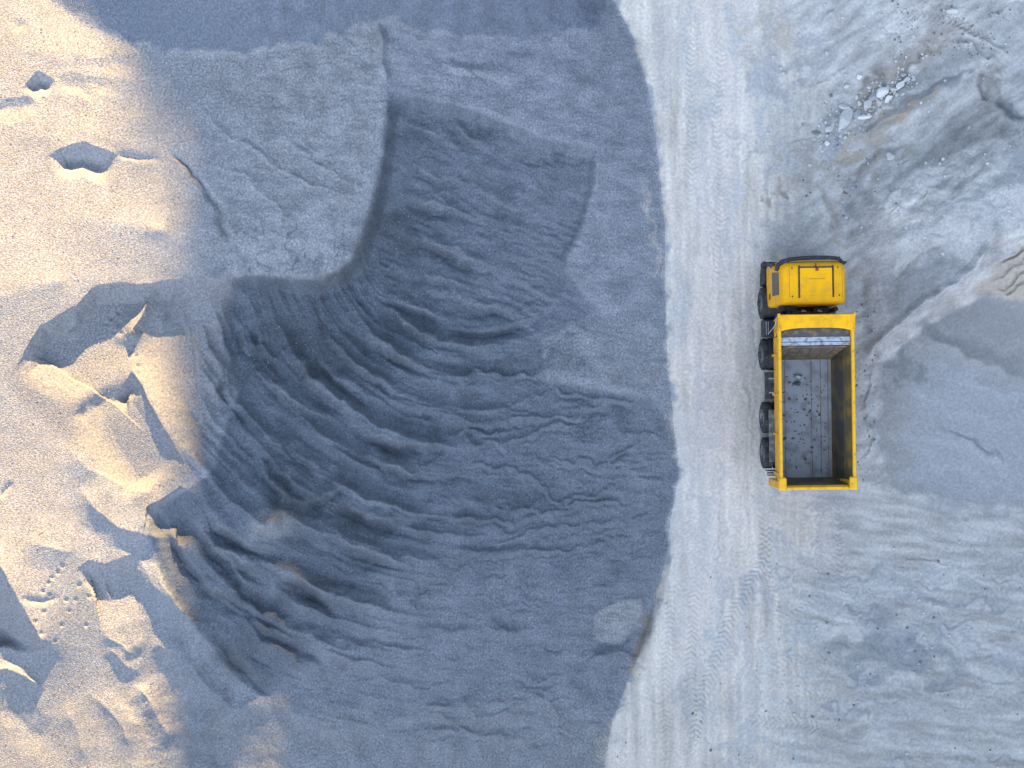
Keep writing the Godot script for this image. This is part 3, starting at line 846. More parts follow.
func build_ground() -> void:
	# plan coordinates of rows and columns: even inside the frame, growing outwards to the horizon
	var us := PackedFloat32Array()
	var vs := PackedFloat32Array()
	var grow: Array[float] = []
	var d := 2.0
	var acc := 0.0
	while acc < 60000.0:
		acc += d
		grow.append(acc)
		d = d * 1.35 if acc < 700.0 and acc > 0.0 and d < 12.0 else (d if acc < 1500.0 else d * 1.5)
	for i in range(grow.size() - 1, -1, -1): us.append(U0 - grow[i])
	for x in NW: us.append(U0 + x * STEP)
	for i in grow.size(): us.append(U0 + (NW - 1) * STEP + grow[i])
	# rows to the north follow the unseen hill; its skyline lies on a row of its own
	var north: Array[float] = []
	for g in grow:
		if g < 1500.0: north.append(V0 - g)
	var far_lift := (CAM_H - 1.0) / FOCAL
	for z in [-60.0, -70.0, -80.0, -90.0, -98.0, -106.0, -114.0, -122.0, -130.0, -138.0, -146.0, -154.0, -161.0, -166.0, FACE_Z, -174.0, -185.0, -220.0, -300.0, -500.0, -900.0, -1700.0, -2200.0]:
		north.append(CV + z / far_lift)
	for i in range(north.size() - 1, -1, -1): vs.append(north[i])
	for y in NH: vs.append(V0 + y * STEP)
	for i in grow.size(): vs.append(V0 + (NH - 1) * STEP + grow[i])
	var m := grow.size()
	var mt := north.size()
	var w := us.size()
	var h := vs.size()
	var crag := fast_noise(51, 0.015, 5)
	var pos := PackedVector3Array()
	pos.resize(w * h)
	var col := PackedColorArray()
	col.resize(w * h)
	for y in h:
		var yy := clampi(y - mt, 0, NH - 1)
		var v := vs[y]
		for x in w:
			var xx := clampi(x - m, 0, NW - 1)
			var u := us[x]
			var k := yy * NW + xx
			var hh := hgt[k]
			var c := Color(cr[k], cg[k], cb[k])
			var out := maxf(maxf(U0 - u, u - (U0 + (NW - 1) * STEP)), maxf(V0 - v, v - (V0 + (NH - 1) * STEP)))
			var lift := clampf(hh, -1.0, 7.0)
			if out > 0.0:
				var n := crag.get_noise_2d(u, v)
				var f := smoothstep(0.0, 600.0, out)
				hh = lerpf(hh, 1.5, f * 0.6) + n * 0.25 * smoothstep(0.0, 60.0, out)
				if v > V0: hh = maxf(hh, lerpf(hh, 12.0 + n * 2.0, smoothstep(110.0, 560.0, out + n * 22.0)))  # unseen banks raised to block low sky light
				lift = lerpf(lift, 1.0, f)
				if v < V0:
					var so := (CAM_H - lift) / FOCAL
					var wz := (v - CV) * so
					var wx := (u - CU) * so
					var up := clampf((-95.0 - wz + n * 10.0) / (-95.0 - FACE_Z), 0.0, 1.0)
					if wz < FACE_Z: up = clampf(1.0 - (FACE_Z - wz) / 1500.0, 0.0, 1.0)
					var top := hill_top(wx) + n * (0.0 if wx < 31.4 else 1.5)
					hh = lerpf(hh, top, up * up * (2.0 - up) if wz > FACE_Z else up)
				c = c.lerp(Color(0.34, 0.34, 0.34) * (1.0 + 0.3 * n), smoothstep(0.0, 120.0, out))
				# added banks out of view, coloured dark like scrub so little light bounces back
				if v > V0: c = c.lerp(Color(0.06, 0.065, 0.045) * (1.0 + 0.6 * n), smoothstep(110.0, 220.0, out + n * 50.0))
			var s := (CAM_H - lift) / FOCAL
			pos[y * w + x] = Vector3((u - CU) * s, hh, (v - CV) * s)
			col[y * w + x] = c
	var nrm := PackedVector3Array()
	nrm.resize(w * h)
	for y in h:
		var ya := maxi(y - 1, 0) * w
		var yb := mini(y + 1, h - 1) * w
		for x in w:
			var dx := pos[y * w + mini(x + 1, w - 1)] - pos[y * w + maxi(x - 1, 0)]
			var dz := pos[yb + x] - pos[ya + x]
			nrm[y * w + x] = dz.cross(dx).normalized()
	# zones
	var heap := PackedVector2Array()
	for i in HEAP.size() / 2: heap.append(Vector2(HEAP[i * 2], HEAP[i * 2 + 1]))
	var silt := PackedVector2Array()
	for i in SILT.size() / 2: silt.append(Vector2(SILT[i * 2], SILT[i * 2 + 1]))
	var idx: Array = [PackedInt32Array(), PackedInt32Array(), PackedInt32Array(), PackedInt32Array(), PackedInt32Array()]
	for y in h - 1:
		var v := vs[y]
		var e := road_edge(clampf(v, -39.0, 789.0))
		for x in w - 1:
			var u := us[x]
			var z := 0
			if v < -60.0: z = 4
			elif u < e: z = 1
			elif u > 840.0:
				var q := Vector2(minf(u, 1039.0), v)
				if v > 100.0 and v < 480.0:
					if Geometry2D.is_point_in_polygon(q, heap): z = 2
					elif Geometry2D.is_point_in_polygon(q, silt): z = 3
			var i := y * w + x
			idx[z].append_array(PackedInt32Array([i, i + 1, i + w, i + 1, i + w + 1, i + w]))
	var names := ["haul_road", "gravel_stockpile", "gravel_heap", "silt_bed", "unseen_hill"]
	var labels := ["pale dusty haul road of packed limestone running down beside the gravel stockpile", "large grey gravel stockpile with a dug out bowl, sunlit along its left side", "smaller grey gravel heap to the right of the truck cab", "smooth blue grey bed of settled silt right of the truck body", "unseen hill beyond the top of the stockpile, shaped to shade the ground"]
	for z in 5:
		# each zone keeps only its own vertices
		var map := {}
		var p2 := PackedVector3Array()
		var n2 := PackedVector3Array()
		var c2 := PackedColorArray()
		var i2 := PackedInt32Array()
		var remap := PackedInt32Array()
		remap.resize(w * h)
		remap.fill(-1)
		for i in idx[z]:
			var r := remap[i]
			if r < 0:
				r = p2.size()
				remap[i] = r
				p2.append(pos[i])
				n2.append(nrm[i])
				c2.append(col[i])
			i2.append(r)
		var arr := []
		arr.resize(Mesh.ARRAY_MAX)
		arr[Mesh.ARRAY_VERTEX] = p2
		arr[Mesh.ARRAY_NORMAL] = n2
		arr[Mesh.ARRAY_COLOR] = c2
		arr[Mesh.ARRAY_INDEX] = i2
		var am := ArrayMesh.new()
		am.add_surface_from_arrays(Mesh.PRIMITIVE_TRIANGLES, arr)
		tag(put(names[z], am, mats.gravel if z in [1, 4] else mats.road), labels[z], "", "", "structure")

# ------------------------------------------------------------------ materials
func noise_tex(freq: float, seed_: int, size: int, lo: float, hi: float, oct := 3, type := FastNoiseLite.TYPE_SIMPLEX_SMOOTH, as_normal := 0.0) -> ImageTexture:
	var n := fast_noise(seed_, freq, oct, type)
	var im := n.get_seamless_image(size, size, false, false, 0.1, true)
	im.convert(Image.FORMAT_RGB8)
	if as_normal > 0.0:
		im.bump_map_to_normal_map(as_normal)
	else:
		var b := im.get_data()
		var lut := PackedByteArray()
		for i in 256: lut.append(int(clampf(lerpf(lo, hi, i / 255.0), 0.0, 1.0) * 255.0))
		for i in b.size(): b[i] = lut[b[i]]
		im = Image.create_from_data(size, size, false, Image.FORMAT_RGB8, b)
	return ImageTexture.create_from_image(im)

func plain(c: Color, rough: float, metal := 0.0) -> StandardMaterial3D:
	var m := StandardMaterial3D.new()
	m.albedo_color = c.linear_to_srgb()
	m.roughness = rough
	m.metallic = metal
	return m

func make_materials() -> void:
	var g := StandardMaterial3D.new()
	g.vertex_color_use_as_albedo = true
	g.roughness = 0.95
	g.albedo_texture = noise_tex(0.16, 71, 512, 0.62, 1.0, 2)
	g.normal_enabled = true
	g.normal_texture = noise_tex(0.3, 72, 512, 0, 1, 2, FastNoiseLite.TYPE_SIMPLEX_SMOOTH, 5.0)
	g.normal_scale = 0.3
	g.uv1_triplanar = true
	g.uv1_world_triplanar = true
	g.uv1_scale = Vector3.ONE * 0.13
	mats.gravel = g
	var r := g.duplicate()
	r.albedo_texture = noise_tex(0.1, 73, 512, 0.84, 1.0, 3)
	r.normal_texture = noise_tex(0.1, 74, 512, 0, 1, 3, FastNoiseLite.TYPE_SIMPLEX_SMOOTH, 2.5)
	r.normal_scale = 0.1
	mats.road = r

# ------------------------------------------------------------------ mesh helpers
func st_new() -> SurfaceTool:
	var st := SurfaceTool.new()
	st.begin(Mesh.PRIMITIVE_TRIANGLES)
	st.set_smooth_group(-1)
	return st

func tri(st: SurfaceTool, a: Vector3, b: Vector3, c: Vector3, inside: Vector3) -> void:
	# clockwise seen from outside; `inside` is a point behind the face
	if (b - a).cross(c - a).dot(a - inside) > 0.0:
		var t := b
		b = c
		c = t
	st.add_vertex(a)
	st.add_vertex(b)
	st.add_vertex(c)

func quad(st: SurfaceTool, a: Vector3, b: Vector3, c: Vector3, d: Vector3, inside: Vector3) -> void:
	tri(st, a, b, c, inside)
	tri(st, a, c, d, inside)

# a box with chamfered edges, optionally turned
func box(st: SurfaceTool, c: Vector3, s: Vector3, bev := 0.01, turn := Basis.IDENTITY) -> void:
	var h := s * 0.5
	var bv := minf(bev, minf(h.x, minf(h.y, h.z)) * 0.9)
	var p := {}
	for sx in [-1, 1]:
		for sy in [-1, 1]:
			for sz in [-1, 1]:
				var k := Vector3(sx, sy, sz)
				var o := Vector3(h.x * sx, h.y * sy, h.z * sz)
				p[[k, 0]] = c + turn * (o - Vector3(0, bv * sy, bv * sz))
				p[[k, 1]] = c + turn * (o - Vector3(bv * sx, 0, bv * sz))
				p[[k, 2]] = c + turn * (o - Vector3(bv * sx, bv * sy, 0))
	var cnr := func(x, y, z): return Vector3(x, y, z)
	for s1 in [-1, 1]:
		quad(st, p[[cnr.call(s1, -1, -1), 0]], p[[cnr.call(s1, 1, -1), 0]], p[[cnr.call(s1, 1, 1), 0]], p[[cnr.call(s1, -1, 1), 0]], c)
		quad(st, p[[cnr.call(-1, s1, -1), 1]], p[[cnr.call(1, s1, -1), 1]], p[[cnr.call(1, s1, 1), 1]], p[[cnr.call(-1, s1, 1), 1]], c)
		quad(st, p[[cnr.call(-1, -1, s1), 2]], p[[cnr.call(1, -1, s1), 2]], p[[cnr.call(1, 1, s1), 2]], p[[cnr.call(-1, 1, s1), 2]], c)
		for s2 in [-1, 1]:
			quad(st, p[[cnr.call(s1, s2, -1), 0]], p[[cnr.call(s1, s2, 1), 0]], p[[cnr.call(s1, s2, 1), 1]], p[[cnr.call(s1, s2, -1), 1]], c)
			quad(st, p[[cnr.call(s1, -1, s2), 0]], p[[cnr.call(s1, 1, s2), 0]], p[[cnr.call(s1, 1, s2), 2]], p[[cnr.call(s1, -1, s2), 2]], c)
			quad(st, p[[cnr.call(-1, s1, s2), 1]], p[[cnr.call(1, s1, s2), 1]], p[[cnr.call(1, s1, s2), 2]], p[[cnr.call(-1, s1, s2), 2]], c)
			for s3 in [-1, 1]:
				var k := Vector3(s1, s2, s3)
				tri(st, p[[k, 0]], p[[k, 1]], p[[k, 2]], c)

# a plate between four corners, with thickness towards `back`
func plate(st: SurfaceTool, a: Vector3, b: Vector3, c: Vector3, d: Vector3, back: Vector3) -> void:
	var mid := (a + b + c + d) * 0.25 + back * 0.5
	quad(st, a, b, c, d, mid)
	quad(st, a + back, b + back, c + back, d + back, mid)
	quad(st, a, b, b + back, a + back, mid)
	quad(st, b, c, c + back, b + back, mid)
	quad(st, c, d, d + back, c + back, mid)
	quad(st, d, a, a + back, d + back, mid)

# closed rings joined one to the next, ends capped
func loft(st: SurfaceTool, rings: Array, cap := true) -> void:
	var n: int = rings[0].size()
	var mids: Array[Vector3] = []
	for r in rings:
		var m := Vector3.ZERO
		for q in r: m += q
		mids.append(m / n)
	for i in rings.size() - 1:
		var inner := (mids[i] + mids[i + 1]) * 0.5
		for k in n:
			var k2 := (k + 1) % n
			quad(st, rings[i][k], rings[i][k2], rings[i + 1][k2], rings[i + 1][k], inner)
	if cap:
		for e in [0, rings.size() - 1]:
			var o: Vector3 = mids[1] if e == 0 else mids[e - 1]
			for k in n: tri(st, mids[e], rings[e][k], rings[e][(k + 1) % n], o)

func tube(st: SurfaceTool, pts: Array, r: float, sides := 8) -> void:
	var rings := []
	for i in pts.size():
		var a: Vector3 = pts[maxi(i - 1, 0)]
		var b: Vector3 = pts[mini(i + 1, pts.size() - 1)]
		var d := (b - a).normalized()
		var u := d.cross(Vector3.UP if absf(d.y) < 0.9 else Vector3.RIGHT).normalized()
		var w := d.cross(u)
		var ring := []
		for k in sides:
			var t := TAU * k / sides
			ring.append(pts[i] + (u * cos(t) + w * sin(t)) * r)
		rings.append(ring)
	loft(st, rings)

# a solid of revolution about the x axis through `c`; profile is [x, radius] pairs
func wheel_lathe(st: SurfaceTool, c: Vector3, profile: Array, sides := 36) -> void:
	for i in profile.size() - 1:
		var p0: Array = profile[i]
		var p1: Array = profile[i + 1]
		for k in sides:
			var t0 := TAU * k / sides
			var t1 := TAU * (k + 1) / sides
			var a := c + Vector3(p0[0], p0[1] * cos(t0), p0[1] * sin(t0))
			var b := c + Vector3(p0[0], p0[1] * cos(t1), p0[1] * sin(t1))
			var d := c + Vector3(p1[0], p1[1] * cos(t1), p1[1] * sin(t1))
			var e := c + Vector3(p1[0], p1[1] * cos(t0), p1[1] * sin(t0))
			for q in [[a, b, d], [a, d, e]]:
				if (q[1] - q[0]).cross(q[2] - q[0]).length_squared() > 1e-14:
					# orient from the direction in which the profile runs
					st.add_vertex(q[0])
					st.add_vertex(q[1])
					st.add_vertex(q[2])

func done(st: SurfaceTool) -> ArrayMesh:
	st.generate_normals()
	return st.commit()

func rounded_ring(hw: float, zf: float, zb: float, y: float, rad: float, cx := 0.0, steps := 4) -> Array:
	var out := []
	for q in [[1, -1, 0], [1, 1, 1], [-1, 1, 2], [-1, -1, 3]]:
		var r := rad if q[1] < 0 else rad * 0.6
		var c := Vector3(cx + q[0] * (hw - r), y, (zf + r) if q[1] < 0 else (zb - r))
		for k in steps + 1:
			var t: float = -PI / 2 + q[2] * PI / 2 + PI / 2 * k / steps
			out.append(c + Vector3(cos(t) * r, 0, sin(t) * r))
	return out

# ------------------------------------------------------------------ the truck
func worn(c: Color, c2: Color, amount: float, freq: float, seed_: int, rough := 0.5, metal := 0.0, scale := 0.6) -> StandardMaterial3D:
	# base coat `c` with patches of `c2` (dust, rust, bare metal) computed from noise
	var m := StandardMaterial3D.new()
	var size := 256
	var n := fast_noise(seed_, freq, 5)
	var im := n.get_seamless_image(size, size, false, false, 0.1, true)
	im.convert(Image.FORMAT_L8)
	var b := im.get_data()
	var o := PackedByteArray()
	o.resize(size * size * 3)
	var r := RandomNumberGenerator.new()
	r.seed = seed_
	for i in size * size:
		var s := smoothstep(1.0 - amount - 0.25, 1.0 - amount + 0.25, b[i] / 255.0)
		var q := c.lerp(c2, s) * (1.0 + r.randf_range(-0.05, 0.05))
		q = q.linear_to_srgb()
		o[i * 3] = int(clampf(q.r, 0, 1) * 255)
		o[i * 3 + 1] = int(clampf(q.g, 0, 1) * 255)
		o[i * 3 + 2] = int(clampf(q.b, 0, 1) * 255)
	m.albedo_texture = ImageTexture.create_from_image(Image.create_from_data(size, size, false, Image.FORMAT_RGB8, o))
	m.uv1_triplanar = true
	m.uv1_scale = Vector3.ONE * scale
	m.roughness = rough
	m.metallic = metal
	return m

func truck_materials() -> void:
	mats.yellow = worn(Color(0.84, 0.405, 0.004), Color(0.70, 0.34, 0.02), 0.36, 0.012, 201, 0.38)
	mats.yellow.metallic_specular = 0.25
	mats.body_yellow = worn(Color(0.80, 0.40, 0.004), Color(0.56, 0.28, 0.015), 0.34, 0.009, 202, 0.45)
	mats.body_yellow.metallic_specular = 0.25
	mats.rim_yellow = worn(Color(0.80, 0.41, 0.004), Color(0.50, 0.26, 0.02), 0.30, 0.02, 203, 0.5)
	mats.scuffed = worn(Color(0.055, 0.05, 0.042), Color(0.13, 0.095, 0.035), 0.34, 0.005, 204, 0.55)
	mats.scuffed_top = worn(Color(0.10, 0.082, 0.04), Color(0.24, 0.15, 0.025), 0.45, 0.008, 220, 0.5)
	mats.headboard = worn(Color(0.07, 0.06, 0.05), Color(0.22, 0.14, 0.06), 0.34, 0.02, 205, 0.6)
	mats.floor_steel = worn(Color(0.28, 0.28, 0.29), Color(0.19, 0.185, 0.185), 0.36, 0.010, 206, 0.5, 0.1)
	mats.bare_steel = worn(Color(0.42, 0.44, 0.48), Color(0.20, 0.19, 0.19), 0.36, 0.03, 207, 0.4, 0.3)
	mats.black = worn(Color(0.018, 0.02, 0.026), Color(0.06, 0.065, 0.075), 0.30, 0.02, 208, 0.6)
	mats.rubber = worn(Color(0.02, 0.021, 0.024), Color(0.09, 0.09, 0.09), 0.32, 0.02, 209, 0.85)
	mats.chassis = worn(Color(0.02, 0.021, 0.025), Color(0.10, 0.10, 0.10), 0.28, 0.02, 210, 0.7)
	mats.mudguard = worn(Color(0.10, 0.10, 0.10), Color(0.24, 0.235, 0.22), 0.46, 0.02, 211, 0.8)
	mats.wheel_rim = worn(Color(0.075, 0.08, 0.085), Color(0.22, 0.22, 0.22), 0.36, 0.03, 212, 0.6, 0.2)
	mats.reflect_panel = worn(Color(0.55, 0.40, 0.16), Color(0.45, 0.36, 0.22), 0.45, 0.03, 213, 0.6)  # tan reflection on the cab corner, put into the colour
	var gl := plain(Color(0.012, 0.014, 0.018), 0.08)
	gl.metallic_specular = 0.6
	mats.glass = gl
	mats.red_lamp = plain(Color(0.30, 0.03, 0.015), 0.25)
	mats.white_lamp = plain(Color(0.7, 0.7, 0.68), 0.15)
	mats.silver = plain(Color(0.55, 0.56, 0.58), 0.3, 0.8)
	mats.seam = plain(Color(0.30, 0.15, 0.01), 0.6)
	mats.mud = worn(Color(0.07, 0.068, 0.065), Color(0.13, 0.125, 0.12), 0.5, 0.05, 214, 0.95)

func make_wheel(side: float, truck: Node3D, at: Vector3, dual: bool) -> void:
	# `side` is -1 on the left: the outer face looks that way
	var st := st_new()
	var R := 0.53
	var w := 0.31
	var prof := [[-w / 2 + 0.02, 0.30], [-w / 2, 0.36], [-w / 2 - 0.008, 0.44], [-w / 2 + 0.03, R - 0.03], [-w / 2 + 0.06, R - 0.012], [w / 2 - 0.06, R - 0.012], [w / 2 - 0.03, R - 0.03], [w / 2 + 0.008, 0.44], [w / 2, 0.36], [w / 2 - 0.02, 0.30]]
	var centres := [at] if not dual else [at, at - Vector3(side * 0.35, 0, 0)]
	for c in centres:
		wheel_lathe(st, c, prof, 40)
		for k in 26:
			for h in [-1, 1]:
				var t: float = TAU * (k + 0.25 * h) / 26
				var dir := Vector3(0, cos(t), sin(t))
				var b := Basis(Vector3.RIGHT, t) * Basis(Vector3.UP, 0.35 * h)
				box(st, c + dir * (R - 0.006) + Vector3(h * 0.073, 0, 0), Vector3(0.125, 0.03, 0.07), 0.006, b)
	var tyre := put("wheel", done(st), mats.rubber, truck)
	var rs := st_new()
	var s := side
	var dish: float = 0.02 if not dual else -0.12
	var o: Vector3 = at + Vector3(s * w / 2, 0, 0)
	wheel_lathe(rs, o, [[-s * 0.01, 0.305], [s * 0.012, 0.295], [-s * 0.02, 0.275], [s * (dish - 0.05), 0.24], [s * dish, 0.17], [s * dish, 0.0]], 32)
	put("wheel_disc", done(rs), mats.wheel_rim, tyre)
	var hs := st_new()
	wheel_lathe(hs, o + Vector3(s * dish, 0, 0), [[0, 0.11], [s * 0.06, 0.10], [s * 0.075, 0.08], [s * 0.075, 0.0]], 20)
	for k in 10:
		var t := TAU * k / 10
		box(hs, o + Vector3(s * (dish + 0.012), cos(t) * 0.145, sin(t) * 0.145), Vector3(0.03, 0.026, 0.026), 0.005)
	put("hub", done(hs), mats.chassis, tyre)

func cab_side(y: float) -> float:
	# half width of the cab at a height
	var p := [0.9, 1.12, 1.2, 1.14, 1.9, 1.13, 2.75, 1.06, 2.92, 1.0]
	for i in range(0, p.size() - 2, 2):
		if y < p[i + 2]: return lerpf(p[i + 1], p[i + 3], clampf((y - p[i]) / (p[i + 2] - p[i]), 0.0, 1.0))
	return 1.0

func build_cab(truck: Node3D) -> void:
	var st := st_new()
	st.set_smooth_group(0)
	var zb := -2.60
	var rings := []
	for q in [[0.85, 1.11, -4.10, zb, 0.2], [1.2, 1.14, -4.14, zb, 0.22], [1.9, 1.13, -4.13, zb, 0.22], [2.4, 1.09, -4.06, zb, 0.22], [2.75, 1.06, -3.97, zb, 0.22], [2.86, 1.035, -3.93, zb + 0.0, 0.22], [2.93, 0.99, -3.87, zb - 0.05, 0.2], [2.96, 0.93, -3.80, zb - 0.11, 0.18]]:
		rings.append(rounded_ring(q[1], q[2], q[3], q[0], q[4], 0.01))
	loft(st, rings)
	var cab := put("cab", done(st), mats.yellow, truck)
	# raised centre panel of the roof, and its dark rubber frame
	var rp := st_new()
	box(rp, Vector3(0.075, 2.968, -3.34), Vector3(1.06, 0.03, 0.92), 0.012)
	put("roof_panel", done(rp), mats.yellow, cab)
	for e in [[-0.475, -3.865, -2.80], [0.63, -3.865, -2.82]]:
		var fr := st_new()
		box(fr, Vector3(e[0], 2.975, (e[1] + e[2]) * 0.5), Vector3(0.05, 0.05, e[2] - e[1]), 0.012)
		put("roof_bar", done(fr), mats.black, cab)
	var cb_ := st_new()
	box(cb_, Vector3(0.078, 2.985, -3.80), Vector3(1.05, 0.045, 0.05), 0.012)
	put("roof_bar", done(cb_), mats.black, cab)
	var cs := st_new()
	box(cs, Vector3(0.08, 2.962, -3.87), Vector3(0.035, 0.03, 0.14), 0.008)
	put("roof_bar", done(cs), mats.black, cab)
	var rl := st_new()
	box(rl, Vector3(0.10, 3.03, -3.72), Vector3(0.10, 0.06, 0.09), 0.02)
	put("marker_lamp", done(rl), mats.red_lamp, cab)
	var sl := st_new()
	box(sl, Vector3(0.11, 2.986, -3.42), Vector3(0.52, 0.012, 0.014), 0.003)
	put("roof_seam", done(sl), mats.seam, cab)
	for x in [-0.79, 0.93]:
		sl = st_new()
		box(sl, Vector3(x, 2.955, -3.30), Vector3(0.016, 0.016, 0.98), 0.003)
		put("roof_seam", done(sl), mats.seam, cab)
	for e in [[-0.70, -3.78], [-0.70, -2.86], [0.79, -3.79], [0.83, -2.88]]:
		var bo := st_new()
		box(bo, Vector3(e[0], 2.966, e[1]), Vector3(0.04, 0.035, 0.05), 0.01)
		put("roof_bolt", done(bo), mats.chassis, cab)
	# windscreen and side glass, wipers
	var ws := st_new()
	plate(ws, Vector3(-0.86, 1.75, -4.142), Vector3(0.88, 1.75, -4.142), Vector3(0.85, 2.66, -4.016), Vector3(-0.83, 2.66, -4.016), Vector3(0, 0, 0.04))
	put("windscreen", done(ws), mats.glass, cab)
	for s in [-1.0, 1.0]:
		var ds := st_new()
		var f := func(y, z, out_): return Vector3(0.01 + s * (cab_side(y) + out_), y, z)
		plate(ds, f.call(1.12, -3.86, 0.012), f.call(1.12, -2.80, 0.012), f.call(1.9, -2.80, 0.012), f.call(1.9, -3.86, 0.012), Vector3(-s * 0.03, 0, 0))
		plate(ds, f.call(1.9, -3.86, 0.012), f.call(1.9, -3.74, 0.012), f.call(2.66, -3.68, 0.012), f.call(2.66, -3.76, 0.012), Vector3(-s * 0.03, 0, 0))
		plate(ds, f.call(1.9, -2.94, 0.012), f.call(1.9, -2.80, 0.012), f.call(2.66, -2.80, 0.012), f.call(2.66, -2.94, 0.012), Vector3(-s * 0.03, 0, 0))
		var door := put("door", done(ds), mats.yellow, cab)
		var gs := st_new()
		plate(gs, f.call(1.9, -3.735, 0.008), f.call(1.9, -2.945, 0.008), f.call(2.64, -2.945, 0.008), f.call(2.64, -3.675, 0.008), Vector3(-s * 0.03, 0, 0))
		put("door_window", done(gs), mats.glass, cab)
		var hs := st_new()
		box(hs, f.call(1.62, -2.95, 0.03), Vector3(0.04, 0.04, 0.18), 0.01)
		put("door_handle", done(hs), mats.black, cab)
		# corner panel in front of the door, its pale reflection painted on
		var cp := st_new()
		plate(cp, f.call(1.05, -4.06, -0.035), f.call(1.05, -3.90, 0.014), f.call(1.9, -3.90, 0.014), f.call(1.9, -4.04, -0.04), Vector3(-s * 0.03, 0, 0.01))
		put("corner_panel", done(cp), mats.reflect_panel, cab)
		# mirror on its arms
		var mh := st_new()
		box(mh, Vector3(0.01 + s * (1.23 if s < 0.0 else 1.10), 2.20, -3.98), Vector3(0.22, 0.44, 0.12), 0.04, Basis(Vector3.UP, s * 0.25))
		var mirror := put("mirror", done(mh), mats.black, cab)
		var ma := st_new()
		tube(ma, [Vector3(0.01 + s * 1.02, 2.50, -3.98), Vector3(0.01 + s * 1.16, 2.52, -4.02), Vector3(0.01 + s * 1.23, 2.40, -3.99)], 0.018, 6)
		put("mirror_arm", done(ma), mats.black, mirror)
		ma = st_new()
		tube(ma, [Vector3(0.01 + s * 1.08, 1.86, -3.86), Vector3(0.01 + s * 1.2, 1.86, -3.95), Vector3(0.01 + s * 1.23, 2.0, -3.98)], 0.018, 6)
		put("mirror_arm", done(ma), mats.black, mirror)
	# sun visor bar that runs round the top of the windscreen
	var vs_ := st_new()
	tube(vs_, [Vector3(-1.13, 2.62, -3.72), Vector3(-1.10, 2.66, -3.90), Vector3(-0.98, 2.70, -4.02), Vector3(-0.72, 2.72, -4.09), Vector3(-0.3, 2.73, -4.125), Vector3(0.1, 2.73, -4.14), Vector3(0.6, 2.73, -4.13), Vector3(0.84, 2.72, -4.10), Vector3(0.96, 2.70, -4.03), Vector3(1.02, 2.66, -3.90)], 0.066, 10)
	box(vs_, Vector3(-0.90, 2.74, -3.97), Vector3(0.24, 0.05, 0.16), 0.02, Basis(Vector3.UP, 0.35))
	var visor := put("sun_visor", done(vs_), mats.black, cab)
	var kn := st_new()
	box(kn, Vector3(0.86, 2.80, -4.10), Vector3(0.11, 0.12, 0.09), 0.02, Basis(Vector3.UP, 0.4))
	put("visor_bracket", done(kn), mats.black, cab)
	# front grille, bumper, lamps
	var gr := st_new()
	for k in 5: box(gr, Vector3(0.01, 1.10 + k * 0.11, -4.15), Vector3(1.5, 0.06, 0.04), 0.01)
	put("grille", done(gr), mats.black, cab)
	var bp := st_new()
	box(bp, Vector3(0.0, 0.62, -4.10), Vector3(2.42, 0.42, 0.26), 0.06)
	for s in [-1.0, 1.0]:
		box(bp, Vector3(s * 1.13, 0.66, -3.72), Vector3(0.20, 0.40, 0.62), 0.06)
	var bumper := put("bumper", done(bp), mats.black, truck)
	for s in [-1.0, 1.0]:
		var hl := st_new()
		box(hl, Vector3(s * 0.92, 0.72, -4.225), Vector3(0.36, 0.18, 0.03), 0.012)
		put("headlight", done(hl), mats.white_lamp, bumper)
		# entry steps and arch behind the bumper
		var sp := st_new()
		box(sp, Vector3(s * 1.15, 0.42, -3.62), Vector3(0.16, 0.04, 0.46), 0.01)
		put("entry_step", done(sp), mats.chassis, bumper)
		var ar := st_new()
		var n := 12
		for k in n:
			var t0 := PI * (0.06 + 0.88 * k / n)
			var t1 := PI * (0.06 + 0.88 * (k + 1) / n)
			var a := Vector3(s * 1.22, 0.53 + sin(t0) * 0.62, -2.80 - cos(t0) * 0.62)
			var b := Vector3(s * 1.22, 0.53 + sin(t1) * 0.62, -2.80 - cos(t1) * 0.62)
			var inn := Vector3(-s * 0.40, 0, 0)
			var th := (Vector3(a.x, 0.53, -2.80) - a).normalized() * 0.03
			plate(ar, a, b, b + inn, a + inn, th)
		put("wheel_arch", done(ar), mats.black, truck)
	# air intake behind the cab on the left
	var ai := st_new()
	box(ai, Vector3(-0.80, 2.28, -2.66), Vector3(0.36, 0.5, 0.26), 0.08, Basis(Vector3.UP, 0.15))
	box(ai, Vector3(-0.55, 2.12, -2.56), Vector3(0.34, 0.24, 0.18), 0.05)
	tube(ai, [Vector3(-0.84, 2.1, -2.52), Vector3(-0.84, 1.5, -2.48), Vector3(-0.6, 1.15, -2.42)], 0.10, 10)
	put("air_intake", done(ai), mats.black, truck)

